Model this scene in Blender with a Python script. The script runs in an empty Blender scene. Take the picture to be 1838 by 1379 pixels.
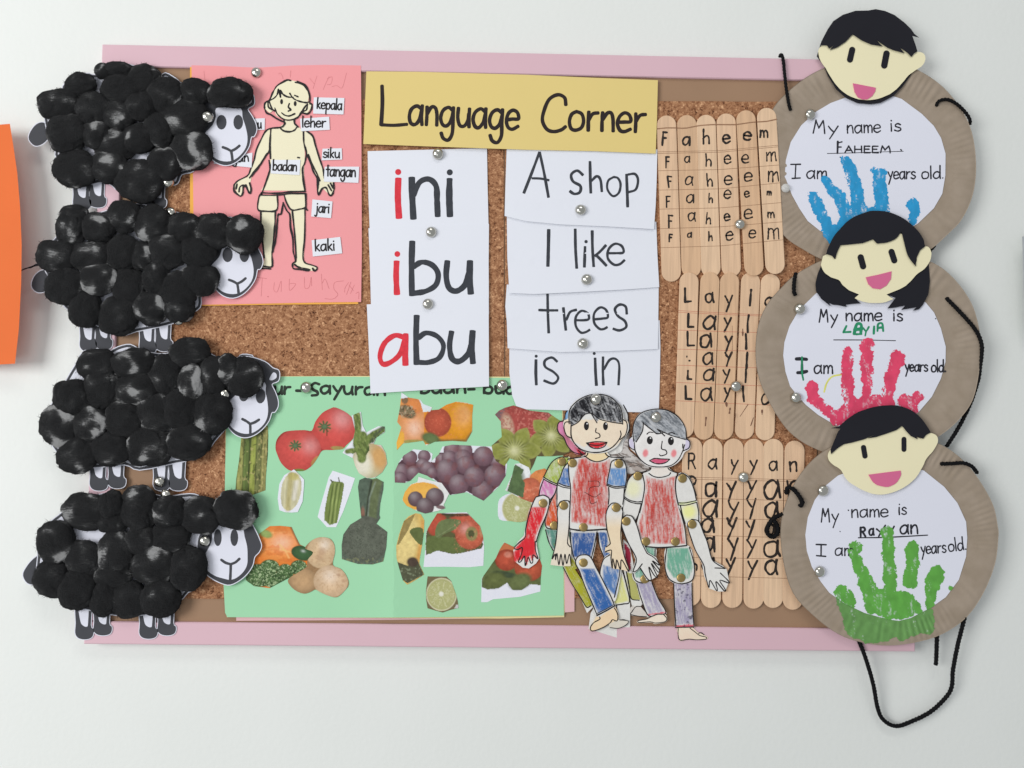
import bpy, math, random
import numpy as np
from mathutils import Vector, geometry
R = math.radians
random.seed(7)
rng = np.random.RandomState(7)
sc = bpy.context.scene
col = sc.collection

# ------------------------------------------------------------------ camera
FPX, DIST = 1480.0, 1.036
YAW, PITCH, ROLL = R(0.92), R(1.9), R(0.79)
f_ = np.array([math.sin(YAW)*math.cos(PITCH), math.cos(YAW)*math.cos(PITCH), math.sin(PITCH)])
r0 = np.cross(f_, [0, 0, 1.0]); r0 /= np.linalg.norm(r0)
u0 = np.cross(r0, f_)
r_ = r0*math.cos(ROLL) + u0*math.sin(ROLL)
u_ = u0*math.cos(ROLL) - r0*math.sin(ROLL)
cam = bpy.data.objects.new('camera', bpy.data.cameras.new('camera'))
col.objects.link(cam); sc.camera = cam
from mathutils import Matrix
cam.matrix_world = Matrix(((r_[0], u_[0], -f_[0], 0), (r_[1], u_[1], -f_[1], -DIST), (r_[2], u_[2], -f_[2], 0), (0, 0, 0, 1)))
cam.data.sensor_width = 36; cam.data.lens = FPX/1838*36
cam.data.clip_start = 0.01; cam.data.clip_end = 50

# ------------------------------------------------------------------ light: an indoor room with a big window to the left
w = bpy.data.worlds.new('World'); sc.world = w; w.use_nodes = True
w.node_tree.nodes['Background'].inputs[0].default_value = (0.93, 0.97, 1.0, 1)
w.node_tree.nodes['Background'].inputs[1].default_value = 0.42
sc.view_settings.view_transform = 'Standard'; sc.view_settings.look = 'None'
sc.view_settings.exposure = 0.0
def area(name, loc, target, sx, sy, power, colr):
    l = bpy.data.lights.new(name, 'AREA'); l.shape = 'RECTANGLE'; l.size = sx; l.size_y = sy
    l.energy = power; l.color = colr
    o = bpy.data.objects.new(name, l); col.objects.link(o); o.location = loc
    o.rotation_euler = (Vector(target)-Vector(loc)).to_track_quat('-Z', 'Y').to_euler()
    return o
area('window_light', (-2.7, -2.5, 0.35), (0, 0, 0), 1.6, 1.7, 84, (1.0, 0.995, 0.98))
area('ceiling_lamp', (0.1, -1.5, 1.9), (0.0, 0, 0), 1.2, 0.5, 9, (1.0, 0.98, 0.95))
area('low_pin_fill', (-0.7, -2.4, -0.9), (0, 0, 0), 0.8, 0.5, 4, (0.95, 0.98, 1.0))  # added fill lamp, low in front, for the bright spots on the pins

# ------------------------------------------------------------------ helpers
def W(px, py, h):
    """points px,py (photo pixels) on the plane h millimetres in front of the wall -> world metres"""
    px = np.asarray(px, float); py = np.asarray(py, float); h = np.asarray(h, float)+np.zeros_like(px)
    x = (px-919.0)/FPX; y = (689.5-py)/FPX
    d = f_[None, :] + x.reshape(-1, 1)*r_[None, :] + y.reshape(-1, 1)*u_[None, :]
    t = (DIST - h.reshape(-1)/1000.0)/d[:, 1]
    p = d*t[:, None]; p[:, 1] -= DIST
    return p
def W1(px, py, h): return W([px], [py], [h])[0]
MM = 0.7   # mm per photo pixel at the wall

def lin(c):
    c = np.asarray(c, float)/255.0
    return np.where(c <= .04045, c/12.92, ((c+.055)/1.055)**2.4)
KALB = 1.10
def C(c, k=KALB):
    v = np.clip(lin(c)*k, 0, .88); return (float(v[0]), float(v[1]), float(v[2]), 1)

def B(ox, oy, s):
    def f(*pts):
        if len(pts) == 1 and isinstance(pts[0], list): pts = pts[0]
        return [(ox+x/s, oy+y/s) for x, y in pts]
    f.ox, f.oy, f.s = ox, oy, s
    return f

def cr(pts, closed=False, n=6):
    """Catmull-Rom through the points"""
    P = [np.array(p, float) for p in pts]
    if len(P) < 3 and not closed: 
        a, b = P[0], P[-1]; k = max(2, n); return [tuple(a+(b-a)*i/k) for i in range(k+1)]
    out = []; N = len(P)
    rngk = range(N) if closed else range(N-1)
    for i in rngk:
        p1, p2 = P[i], P[(i+1) % N]
        p0 = P[(i-1) % N] if (closed or i > 0) else 2*p1-p2
        p3 = P[(i+2) % N] if (closed or i+2 < N) else 2*p2-p1
        for j in range(n):
            t = j/n
            out.append(tuple(.5*((2*p1)+(-p0+p2)*t+(2*p0-5*p1+4*p2-p3)*t*t+(-p0+3*p1-3*p2+p3)*t**3)))
    if not closed: out.append(tuple(P[-1]))
    return out

def hfun(h):
    if callable(h): return h
    return lambda x, y: np.zeros_like(np.asarray(x, float))+h

# value noise
_tab = np.random.RandomState(3).rand(256, 256)
def vn(x, y):
    x = np.asarray(x, float); y = np.asarray(y, float)
    xi = np.floor(x).astype(int); yi = np.floor(y).astype(int); fx = x-xi; fy = y-yi
    fx = fx*fx*(3-2*fx); fy = fy*fy*(3-2*fy)
    g = lambda a, b: _tab[a & 255, b & 255]
    return (g(xi, yi)*(1-fx)+g(xi+1, yi)*fx)*(1-fy)+(g(xi, yi+1)*(1-fx)+g(xi+1, yi+1)*fx)*fy
def fbm(x, y, o=3):
    s = 0; a = .5; 
    for k in range(o): s = s+a*vn(x*2**k+17*k, y*2**k+5*k); a *= .5
    return s/(1-.5**o)

# ---------------------------------------------------------------- materials
MATS = {}
def newmat(name):
    m = bpy.data.materials.new(name); m.use_nodes = True; nt = m.node_tree
    return m, nt, nt.nodes['Principled BSDF']
def nd(nt, t, **kw):
    n = nt.nodes.new(t)
    for k, v in kw.items():
        if k.startswith('_'): setattr(n, k[1:], v)
        else: n.inputs[k.replace('__', ' ')].default_value = v
    return n
def paper(c, rough=.8, name='paper', mottle=.03, bump=.12, k=KALB, scale=900, spec=.12):
    key = (tuple(c), rough, name, mottle, k)
    if key in MATS: return MATS[key]
    m, nt, b = newmat(name)
    g = nt.nodes.new('ShaderNodeNewGeometry')
    n = nd(nt, 'ShaderNodeTexNoise', Scale=14.0, Detail=4.0); nt.links.new(g.outputs['Position'], n.inputs['Vector'])
    cc = C(c, k)
    mx = nt.nodes.new('ShaderNodeMix'); mx.data_type = 'RGBA'
    mx.inputs[6].default_value = tuple(v*(1-mottle*1.6) for v in cc[:3])+(1,); mx.inputs[7].default_value = tuple(min(.9, v*(1+mottle)) for v in cc[:3])+(1,)
    nt.links.new(n.outputs['Fac'], mx.inputs[0]); nt.links.new(mx.outputs[2], b.inputs['Base Color'])
    n2 = nd(nt, 'ShaderNodeTexNoise', Scale=float(scale), Detail=3.0); nt.links.new(g.outputs['Position'], n2.inputs['Vector'])
    n3 = nd(nt, 'ShaderNodeTexNoise', Scale=35.0, Detail=1.0); nt.links.new(g.outputs['Position'], n3.inputs['Vector'])
    ad = nd(nt, 'ShaderNodeMath', _operation='MULTIPLY_ADD'); nt.links.new(n3.outputs['Fac'], ad.inputs[0]); ad.inputs[1].default_value = 6.0
    nt.links.new(n2.outputs['Fac'], ad.inputs[2])
    bp = nd(nt, 'ShaderNodeBump', Strength=bump, Distance=.0002); nt.links.new(ad.outputs[0], bp.inputs['Height'])
    nt.links.new(bp.outputs[0], b.inputs['Normal'])
    b.inputs['Roughness'].default_value = rough; b.inputs['Specular IOR Level'].default_value = spec
    MATS[key] = m; return m
def painted(rough=.75, name='painted_paper', spec=.12):
    key = ('painted', rough, name)
    if key in MATS: return MATS[key]
    m, nt, b = newmat(name)
    a = nd(nt, 'ShaderNodeVertexColor'); a.layer_name = 'Col'
    nt.links.new(a.outputs[0], b.inputs['Base Color'])
    g = nt.nodes.new('ShaderNodeNewGeometry')
    n2 = nd(nt, 'ShaderNodeTexNoise', Scale=800.0, Detail=3.0); nt.links.new(g.outputs['Position'], n2.inputs['Vector'])
    bp = nd(nt, 'ShaderNodeBump', Strength=.1, Distance=.0002); nt.links.new(n2.outputs['Fac'], bp.inputs['Height'])
    nt.links.new(bp.outputs[0], b.inputs['Normal'])
    b.inputs['Roughness'].default_value = rough; b.inputs['Specular IOR Level'].default_value = spec
    MATS[key] = m; return m
def ink(c, rough=.6, k=1.0, var=.25):
    """felt pen: slightly uneven"""
    key = ('ink', tuple(c), rough)
    if key in MATS: return MATS[key]
    m, nt, b = newmat('marker_ink')
    g = nt.nodes.new('ShaderNodeNewGeometry')
    n = nd(nt, 'ShaderNodeTexNoise', Scale=260.0, Detail=3.0); nt.links.new(g.outputs['Position'], n.inputs['Vector'])
    cc = C(c, k); mx = nt.nodes.new('ShaderNodeMix'); mx.data_type = 'RGBA'
    mx.inputs[6].default_value = tuple(v*(1-var) for v in cc[:3])+(1,); mx.inputs[7].default_value = tuple(min(.9, v*(1+var*1.4)+.004) for v in cc[:3])+(1,)
    nt.links.new(n.outputs['Fac'], mx.inputs[0]); nt.links.new(mx.outputs[2], b.inputs['Base Color'])
    b.inputs['Roughness'].default_value = rough; b.inputs['Specular IOR Level'].default_value = .3
    MATS[key] = m; return m

# ---------------------------------------------------------------- objects
def props(o, label=None, cat=None, group=None, kind=None):
    if label: o['label'] = label
    if cat: o['category'] = cat
    if group: o['group'] = group
    if kind: o['kind'] = kind
    return o
def thing(name, label, cat, at, h=16, group=None):
    o = bpy.data.objects.new(name, None); col.objects.link(o)
    o.empty_display_size = .01
    o.location = Vector(W1(at[0], at[1], h)); o['_o'] = 0
    del o['_o']
    return props(o, label, cat, group)
def origin_of(o):
    p = Vector((0, 0, 0))
    while o is not None: p += o.location; o = o.parent
    return p
class M:
    """collects geometry given in photo pixels + height above the wall (mm)"""
    def __init__(s): s.v = []; s.f = []; s.c = []; s.n = 0
    def add(s, P, F, colr=None):
        P = np.asarray(P, float); s.v.append(P); b = s.n
        s.f.extend([tuple(int(i)+b for i in f) for f in F]); s.n += len(P)
        if colr is not None: s.c.append(np.asarray(colr, float))
        return s
    def addw(s, px, py, h, F, colr=None): return s.add(W(px, py, h), F, colr)
    def build(s, name, mat, parent=None, at=None, smooth=False, hh=16):
        V = np.concatenate(s.v)
        if parent is not None: o0 = np.array(origin_of(parent))
        elif at is not None: o0 = W1(at[0], at[1], hh)
        else: o0 = V.mean(0)
        me = bpy.data.meshes.new(name)
        me.from_pydata((V-o0).tolist(), [], s.f)
        if s.c:
            ca = me.color_attributes.new('Col', 'FLOAT_COLOR', 'POINT')
            cc = np.concatenate(s.c); full = np.ones((len(V), 4)); full[:, :3] = cc
            ca.data.foreach_set('color', full.ravel())
        if smooth: me.polygons.foreach_set('use_smooth', [True]*len(me.polygons))
        me.materials.append(mat); me.update()
        o = bpy.data.objects.new(name, me); col.objects.link(o)
        if parent is not None: o.parent = parent
        else: o.location = Vector(o0)
        return o

def inpoly(x, y, poly):
    x = np.asarray(x); y = np.asarray(y); r = np.zeros(x.shape, bool); n = len(poly)
    for i in range(n):
        x1, y1 = poly[i]; x2, y2 = poly[(i+1) % n]
        if y1 == y2: continue
        c = ((y1 > y) != (y2 > y)) & (x < (x2-x1)*(y-y1)/(y2-y1)+x1)
        r ^= c
    return r
def segdist(x, y, pts, closed=False):
    d = np.full(np.shape(x), 1e9); n = len(pts)
    for i in range(n if closed else n-1):
        ax, ay = pts[i]; bx, by = pts[(i+1) % n]; L = (bx-ax)**2+(by-ay)**2+1e-9
        t = np.clip(((x-ax)*(bx-ax)+(y-ay)*(by-ay))/L, 0, 1)
        d = np.minimum(d, np.hypot(x-ax-t*(bx-ax), y-ay-t*(by-ay)))
    return d

def sheet_into(mb, poly, h, t=.25, step=None, colfn=None, wob=0.0):
    """cut sheet of paper of thickness t whose front lies h mm off the wall"""
    H = hfun(h)
    P = [tuple(p) for p in poly]
    if P[0] == P[-1]: P = P[:-1]
    if step is None: step = 14
    Q = []
    for i in range(len(P)):                     # subdivide long edges
        a = np.array(P[i]); b = np.array(P[(i+1) % len(P)]); L = np.hypot(*(b-a)); k = max(1, int(L/max(step, 2.5)))
        for j in range(k): Q.append(tuple(a+(b-a)*j/k))
    if wob: 
        Q = [(x+wob*(random.random()-.5), y+wob*(random.random()-.5)) for x, y in Q]
    xs = [q[0] for q in Q]; ys = [q[1] for q in Q]
    gx, gy = np.meshgrid(np.arange(min(xs)+step*.5, max(xs), step), np.arange(min(ys)+step*.5, max(ys), step))
    gx = gx.ravel()+rng.uniform(-.2, .2, gx.size)*step; gy = gy.ravel()+rng.uniform(-.2, .2, gy.size)*step
    k = inpoly(gx, gy, Q); gx = gx[k]; gy = gy[k]
    if len(gx):
        k = segdist(gx, gy, Q, True) > step*.35; gx = gx[k]; gy = gy[k]
    nq = len(Q)
    vin = [Vector(q) for q in Q]+[Vector((a, b)) for a, b in zip(gx, gy)]
    vo, eo, fo, ov, oe, of = geometry.delaunay_2d_cdt(vin, [(i, (i+1) % nq) for i in range(nq)], [], 1, 1e-4)
    vo = np.array([[v.x, v.y] for v in vo]); n = len(vo)
    if n == 0: return
    tri = np.array([f[:3] for f in fo])
    a = vo[tri[:, 0]]; b = vo[tri[:, 1]]; c = vo[tri[:, 2]]
    ar = (b[:, 0]-a[:, 0])*(c[:, 1]-a[:, 1])-(b[:, 1]-a[:, 1])*(c[:, 0]-a[:, 0])
    tri[ar > 0] = tri[ar > 0][:, ::-1]
    # boundary edges
    from collections import Counter
    ed = {}
    for f in tri:
        for i in range(3):
            e = (int(f[i]), int(f[(i+1) % 3])); ed[e] = 1
    F = [tuple(f) for f in tri]+[tuple(f[::-1]+n) for f in tri]
    for (i, j) in ed:
        if (j, i) not in ed: F.append((j, i, i+n, j+n))
    hh = H(vo[:, 0], vo[:, 1])
    px = np.concatenate([vo[:, 0]]*2); py = np.concatenate([vo[:, 1]]*2); hz = np.concatenate([hh, hh-t])
    cc = None
    if colfn is not None:
        c1 = colfn(vo[:, 0], vo[:, 1]); cc = np.concatenate([c1, c1])
    mb.addw(px, py, hz, F, cc)
def sheet(name, poly, h, mat, parent=None, t=.25, step=None, colfn=None, smooth=False, wob=0, **kw):
    mb = M(); sheet_into(mb, poly, h, t, step, colfn, wob); return mb.build(name, mat, parent, smooth=False)

def stroke_into(mb, pts, wd, h, n=6, jit=.06, taper=0, smooth=True, col3=None, cap=1.0):
    """pen stroke: a flat ribbon with round ends lying h mm off the wall; wd in photo px"""
    H = hfun(h)
    q = cr(pts, False, n) if smooth else [tuple(p) for p in pts]
    q = np.array(q); d = np.zeros(len(q))
    keep = [0]
    for i in range(1, len(q)):
        if np.hypot(*(q[i]-q[keep[-1]])) > .25: keep.append(i)
    q = q[keep]
    if len(q) < 2: q = np.array([q[0], q[0]+[.3, 0]])
    tg = np.gradient(q, axis=0); tg /= (np.hypot(tg[:, 0], tg[:, 1])[:, None]+1e-9)
    nn = np.stack([-tg[:, 1], tg[:, 0]], 1); r = wd/2
    ww = r*(1+jit*2*(fbm(np.arange(len(q))*.35+random.random()*99, np.zeros(len(q)))-.5)*2)
    if taper: 
        tt = np.linspace(0, 1, len(q)); ww = ww*(1-taper*np.clip((tt-.6)/.4, 0, 1))
    L = q+nn*ww[:, None]; Rr = q-nn*ww[:, None]
    cap0 = [q[0]-tg[0]*ww[0]*cap*math.cos(a)+nn[0]*ww[0]*math.sin(a) for a in (-.9, -.35, .35, .9)]
    cap1 = [q[-1]+tg[-1]*ww[-1]*cap*math.cos(a)+nn[-1]*ww[-1]*math.sin(a) for a in (.9, .35, -.35, -.9)]
    ring = list(L)+cap1+list(Rr[::-1])+cap0
    k = len(q); V = np.array(list(L)+list(Rr)+cap1+cap0)
    F = []
    for i in range(k-1): F.append((i, i+1, k+i+1, k+i))
    F.append((k-1, 2*k, 2*k+1, 2*k+2, 2*k+3, 2*k-1)); F.append((k, 2*k+4, 2*k+5, 2*k+6, 2*k+7, 0))
    h0 = H(V[:, 0], V[:, 1])+.10+stroke_into.k*.004
    stroke_into.k = (stroke_into.k+1) % 9
    mb.addw(V[:, 0], V[:, 1], h0, F, None if col3 is None else np.tile(np.asarray(col3, float)[:3], (len(V), 1)))
stroke_into.k = 0
def dot_into(mb, x, y, r, h, sy=1.0):
    H = hfun(h); a = np.linspace(0, 2*math.pi, 17)[:-1]; X = x+r*np.cos(a); Y = y+r*sy*np.sin(a)
    mb.addw(X, Y, H(X, Y)+.12, [tuple(range(15, -1, -1))])
def strokes(name, lst, wd, h, mat, parent, dots=(), **kw):
    mb = M()
    for s in lst:
        if isinstance(s, tuple) and len(s) == 2 and isinstance(s[0], list): stroke_into(mb, s[0], s[1], h, **kw)
        else: stroke_into(mb, s, wd, h, **kw)
    for d in dots: dot_into(mb, *d[:3], h, *(d[3:]))
    return mb.build(name, mat, parent)

# ---------------------------------------------------------------- handwriting (percent of x-height, y up)
GL = {
'a': ('80,82 50,98 14,80 0,42 14,6 42,0 70,28 82,75;84,102 82,45 88,0', 112),
'b': ('6,180 6,90 6,0;8,60 38,96 74,84 84,45 66,6 34,0 8,14', 110),
'c': ('76,84 45,98 12,78 0,42 16,6 45,0 78,16', 98),
'd': ('80,78 48,96 14,80 0,40 16,4 46,0 72,24 82,60;84,180 83,80 86,0', 112),
'e': ('4,48 40,52 80,56 72,88 42,99 12,80 0,42 14,8 44,0 82,16', 104),
'g': ('80,82 50,98 14,80 0,42 14,8 42,2 70,28 82,75;84,100 84,20 82,-40 58,-74 24,-66 8,-36', 112),
'h': ('6,180 6,90 6,0;8,58 36,94 62,92 72,60 74,0', 100),
'i': ('6,98 5,50 6,0;6,138 7,142', 40),
'j': ('30,98 30,20 26,-45 6,-66 -12,-52;30,138 31,142', 62),
'k': ('6,180 5,90 6,0;62,96 10,42;18,50 68,0', 92),
'l': ('6,180 5,90 6,0', 36),
'm': ('6,96 6,50 5,0;7,60 26,92 46,92 54,60 54,0;55,60 74,92 94,92 104,60 106,0', 128),
'n': ('6,98 6,50 6,0;8,58 34,94 60,94 72,62 75,0', 100),
'o': ('42,98 12,82 0,46 12,8 42,0 74,14 86,50 74,86 42,98', 110),
'p': ('6,96 6,0 6,-80;8,62 38,96 74,84 84,45 66,6 34,0 8,16', 110),
'r': ('6,98 6,50 6,0;8,54 32,88 66,94', 84),
's': ('70,84 42,98 14,84 16,62 42,50 68,36 70,14 40,0 4,12', 92),
't': ('26,160 26,80 30,0;-4,98 62,100', 74),
'u': ('4,98 4,45 20,6 48,4 70,32 76,70;78,98 78,45 82,0', 106),
'y': ('4,96 22,58 40,30;82,100 50,20 14,-72', 98),
'L': ('4,170 2,2;2,2 78,0', 96),
'C': ('96,146 68,172 26,156 0,96 8,36 40,2 80,6 104,34', 124),
'M': ('2,0 12,88 22,172;22,172 48,70;48,70 84,168;84,168 94,80 98,0', 126),
'I': ('26,170 26,0;0,170 52,168;0,2 54,0', 80),
'F': ('6,165 6,0;2,165 60,160;6,92 48,90', 84),
'A': ('2,0 40,168;40,168 78,0;16,62 66,64', 96),
'H': ('4,165 4,0;70,165 70,0;4,85 70,85', 96),
'E': ('4,165 4,0;4,165 56,162;4,88 48,88;4,2 58,0', 80),
'T': ('0,165 80,168;40,166 38,0', 90),
'R': ('6,168 6,0;4,166 50,166 68,132 50,96 8,88;34,90 74,0', 96),
'S': ('82,142 50,170 12,146 16,104 50,86 80,60 76,18 38,0 2,22', 104),
'B': ('6,168 6,0;6,166 50,162 56,120 8,92;8,92 66,86 74,34 44,0 6,2', 98),
'Y': ('2,168 40,90;80,168 40,90 20,0', 96),
'.': ('6,4 9,5', 30), '-': ('4,50 56,52', 80), ' ': ('', 70), "'": ('6,170 6,150', 30)}
CORNER = set('LFAHETMIYkyti')
def glyph(ch, x, y, xh, sx=1.0, rot=0.0, jit=2.0):
    """list of strokes in block coords; x,y = left end of the baseline"""
    out = []; ca, sa = math.cos(rot), math.sin(rot)
    for st in GL[ch][0].split(';'):
        if not st: continue
        pts = []
        for p in st.split():
            a, b = map(float, p.split(',')); a += random.uniform(-jit, jit); b += random.uniform(-jit, jit)
            a *= xh/100*sx; b *= xh/100
            pts.append((x+a*ca+b*sa, y+a*sa-b*ca))
        out.append(pts)
    return out
def text(s, p0, p1, xh, jit=2.0, sx=None):
    """fit the word between baseline points p0 and p1"""
    tot = sum(GL[c][1] for c in s)-18; L = math.hypot(p1[0]-p0[0], p1[1]-p0[1]); k = L/tot*100/xh
    rot = math.atan2(p1[1]-p0[1], p1[0]-p0[0]); a = 0; out = []
    for c in s:
        t = a/tot; out += glyph(c, p0[0]+(p1[0]-p0[0])*t, p0[1]+(p1[1]-p0[1])*t, xh, k, rot, jit); a += GL[c][1]
    return out
def letters(par, mt, blk, sts, dots, h, jit=.08, cap=.25):
    """one part per letter: strokes whose x-extents touch belong to one letter"""
    it = [(min(p[0] for p in q)-wv*.3, max(p[0] for p in q)+wv*.3, 's', q, wv) for q, wv in sts]+[(d[0]-d[2], d[0]+d[2], 'd', d, 0) for d in dots]
    it.sort(key=lambda a: a[0]); groups = []
    for a in it:
        if groups and a[0] < groups[-1][0]: groups[-1][1].append(a); groups[-1][0] = max(groups[-1][0], a[1])
        else: groups.append([a[1], [a]])
    for _, g_ in groups:
        mb = M()
        for a in g_:
            if a[2] == 's': stroke_into(mb, blk(*a[3]), a[4]/blk.s, h, jit=jit, cap=cap)
            else: dot_into(mb, *blk((a[3][0], a[3][1]))[0], a[3][2]/blk.s, h)
        mb.build('letter', mt, par)
def put(blk, sts): return [blk(*s) for s in sts]

# ---------------------------------------------------------------- painter for printed and crayoned paper (flat print only)
class Paint:
    def __init__(s, X, Y, base):
        s.X = X; s.Y = Y; s.c = np.tile(lin(base), (len(X), 1))
    def mix(s, m, c):
        m = np.clip(m, 0, 1)[:, None]; s.c = s.c*(1-m)+lin(c)*m; return s
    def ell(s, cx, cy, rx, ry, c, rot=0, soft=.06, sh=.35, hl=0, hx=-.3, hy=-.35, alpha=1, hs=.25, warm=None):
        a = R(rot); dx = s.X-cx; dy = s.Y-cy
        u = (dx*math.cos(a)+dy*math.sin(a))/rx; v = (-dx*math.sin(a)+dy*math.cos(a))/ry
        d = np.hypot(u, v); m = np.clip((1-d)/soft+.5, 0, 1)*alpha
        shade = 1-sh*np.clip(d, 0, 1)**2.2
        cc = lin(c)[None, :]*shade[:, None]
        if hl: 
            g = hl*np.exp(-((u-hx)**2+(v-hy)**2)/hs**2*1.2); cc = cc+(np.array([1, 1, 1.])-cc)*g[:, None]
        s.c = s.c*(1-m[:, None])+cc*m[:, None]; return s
    def poly(s, pts, c, alpha=1):
        return s.mix(inpoly(s.X, s.Y, pts)*alpha, c)
    def line(s, pts, w, c, soft=2.0, alpha=1, closed=False):
        return s.mix(np.clip((w/2-segdist(s.X, s.Y, pts, closed))/soft+.5, 0, 1)*alpha, c)
    def noise(s, amp, sc, m=None, ang=0, an=1.0, o=3):
        a = R(ang); u = (s.X*math.cos(a)+s.Y*math.sin(a))/sc/an; v = (-s.X*math.sin(a)+s.Y*math.cos(a))/sc
        g = 1+amp*(fbm(u+31, v+7, o)-.5)*2
        if m is not None: g = 1+(g-1)*m
        s.c = s.c*g[:, None]; return s
    def spots(s, c, sc, thr, m=None, soft=.08, alpha=1, ang=0, an=1.0):
        a = R(ang); u = (s.X*math.cos(a)+s.Y*math.sin(a))/sc/an; v = (-s.X*math.sin(a)+s.Y*math.cos(a))/sc
        g = np.clip((fbm(u+11, v+77, 2)-thr)/soft, 0, 1)*alpha
        if m is not None: g = g*m
        return s.mix(g, c)
    def mask(s, pts): return inpoly(s.X, s.Y, pts).astype(float)
    def crayon(s, pts, c, ang=80, dens=.7, sc=7, feather=14):
        m = inpoly(s.X, s.Y, pts)*np.clip(segdist(s.X, s.Y, pts, True)/feather, 0, 1)
        a = R(ang); u = (s.X*np.cos(a)+s.Y*np.sin(a))/sc/9; v = (-s.X*np.sin(a)+s.Y*np.cos(a))/sc+3.5*vn(s.X/110., s.Y/110.)
        g = fbm(u+3, v+9, 3); big = vn(s.X/70.+5, s.Y/70.+2); grain = vn(s.X/4.5, s.Y/4.5)
        k = np.clip((g-.5)*1.6+dens+.08+(big-.5)*.35+(grain-.5)*.25, .22, 1)
        return s.mix(m**.4*k*(m > 0), c)
def picture(name, blk, poly, h, paintfn, parent, step=1.35, base=(225, 226, 235), t=.25, mat=None, kk=1.05, wash=0.0, grain=.10):
    P = blk(*poly)
    def cf(x, y):
        p = Paint((x-blk.ox)*blk.s, (y-blk.oy)*blk.s, base); paintfn(p); c_ = p.c
        if wash: g_ = c_.mean(1)[:, None]; c_ = (c_*(1-.15)+g_*.15)*(1-wash)+wash*lin((196, 194, 188))
        c_ = c_*(1+grain*(vn(x*1.3, y*1.3)-.5)[:, None])
        return np.clip(c_*kk, 0, .88)
    return sheet(name, P, h, mat or painted(.55, 'printed_paper'), parent, t=t, step=step, colfn=cf)
# ================================================================= THE SETTING
def box_into(mb, x0, x1, y0, y1, z0, z1, bev=0.0):
    b = bev
    V = []
    for (yy, i) in ((y1, 0), (y0+b, 0), (y0, b)):
        V += [(x0+i, yy, z0+i), (x1-i, yy, z0+i), (x1-i, yy, z1-i), (x0+i, yy, z1-i)]
    F = []
    for k in range(2):
        for i in range(4):
            j = (i+1) % 4; F.append((4*k+i, 4*k+j, 4*k+4+j, 4*k+4+i))
    F.append((8, 9, 10, 11)); F.append((3, 2, 1, 0))
    mb.add(np.array(V), F)
# wall
m, nt, b = newmat('white_wall_paint')
g = nt.nodes.new('ShaderNodeNewGeometry')
n1 = nd(nt, 'ShaderNodeTexNoise', Scale=6.0, Detail=5.0); n2 = nd(nt, 'ShaderNodeTexNoise', Scale=160.0, Detail=4.0)
for n in (n1, n2): nt.links.new(g.outputs['Position'], n.inputs['Vector'])
mx = nt.nodes.new('ShaderNodeMix'); mx.data_type = 'RGBA'; nt.links.new(n1.outputs['Fac'], mx.inputs[0])
mx.inputs[6].default_value = (.755, .775, .745, 1); mx.inputs[7].default_value = (.805, .82, .795, 1)
nt.links.new(mx.outputs[2], b.inputs['Base Color']); b.inputs['Roughness'].default_value = .6
bp = nd(nt, 'ShaderNodeBump', Strength=.35, Distance=.0008); nt.links.new(n2.outputs['Fac'], bp.inputs['Height']); nt.links.new(bp.outputs[0], b.inputs['Normal'])
mb = M(); mb.add(np.array([(-3, 0, -2), (3, 0, -2), (3, 0, 2), (-3, 0, 2), (-3, .1, -2), (3, .1, -2), (3, .1, 2), (-3, .1, 2)]), [(0, 1, 2, 3), (7, 6, 5, 4), (0, 4, 5, 1), (3, 2, 6, 7), (0, 3, 7, 4), (1, 5, 6, 2)])
wall = mb.build('wall', m, at=(919, 690), hh=0); props(wall, kind='structure')

# board
cTL, cBL, cBR, cT2 = W1(183, 80, 17), W1(150, 1157, 17), W1(1643, 1169.5, 17), W1(1400, 104, 17)
BX0 = (cTL[0]+cBL[0])/2; BX1 = cBR[0]; BZ1 = (cTL[2]+cT2[2])/2; BZ0 = (cBL[2]+cBR[2])/2
print('board residual mm', (cTL[0]-cBL[0])*1000, (cTL[2]-cT2[2])*1000, (cBL[2]-cBR[2])*1000, 'size', BX1-BX0, BZ1-BZ0)
RW = .0275
board = bpy.data.objects.new('notice_board', None); col.objects.link(board); board.location = ((BX0+BX1)/2, -.001, (BZ0+BZ1)/2)
props(board, 'cork notice board with a pink frame and brown inner border on the white wall', 'notice board')
pinkm = paper((216, 180, 190), .42, 'pink_frame_paint', .02, .05, 1.03, 300, .3)
for nm, a in (('frame_rail', (BX0, BX1, BZ1-RW, BZ1)), ('frame_rail', (BX0, BX1, BZ0, BZ0+RW)), ('frame_stile', (BX0, BX0+RW, BZ0+RW+.0004, BZ1-RW-.0004)), ('frame_stile', (BX1-RW, BX1, BZ0+RW+.0004, BZ1-RW-.0004))):
    mb = M(); box_into(mb, a[0], a[1], -.017, -.0005, a[2], a[3], .0012); mb.build(nm, pinkm, board)
brownm = paper((154, 124, 100), .7, 'brown_card', .06, .2, 1.12, 400)
mb = M(); box_into(mb, BX0+RW-.001, BX1-RW+.001, -.0132, -.001, BZ0+RW-.001, BZ1-RW+.001); mb.build('brown_border', brownm, board)
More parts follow.
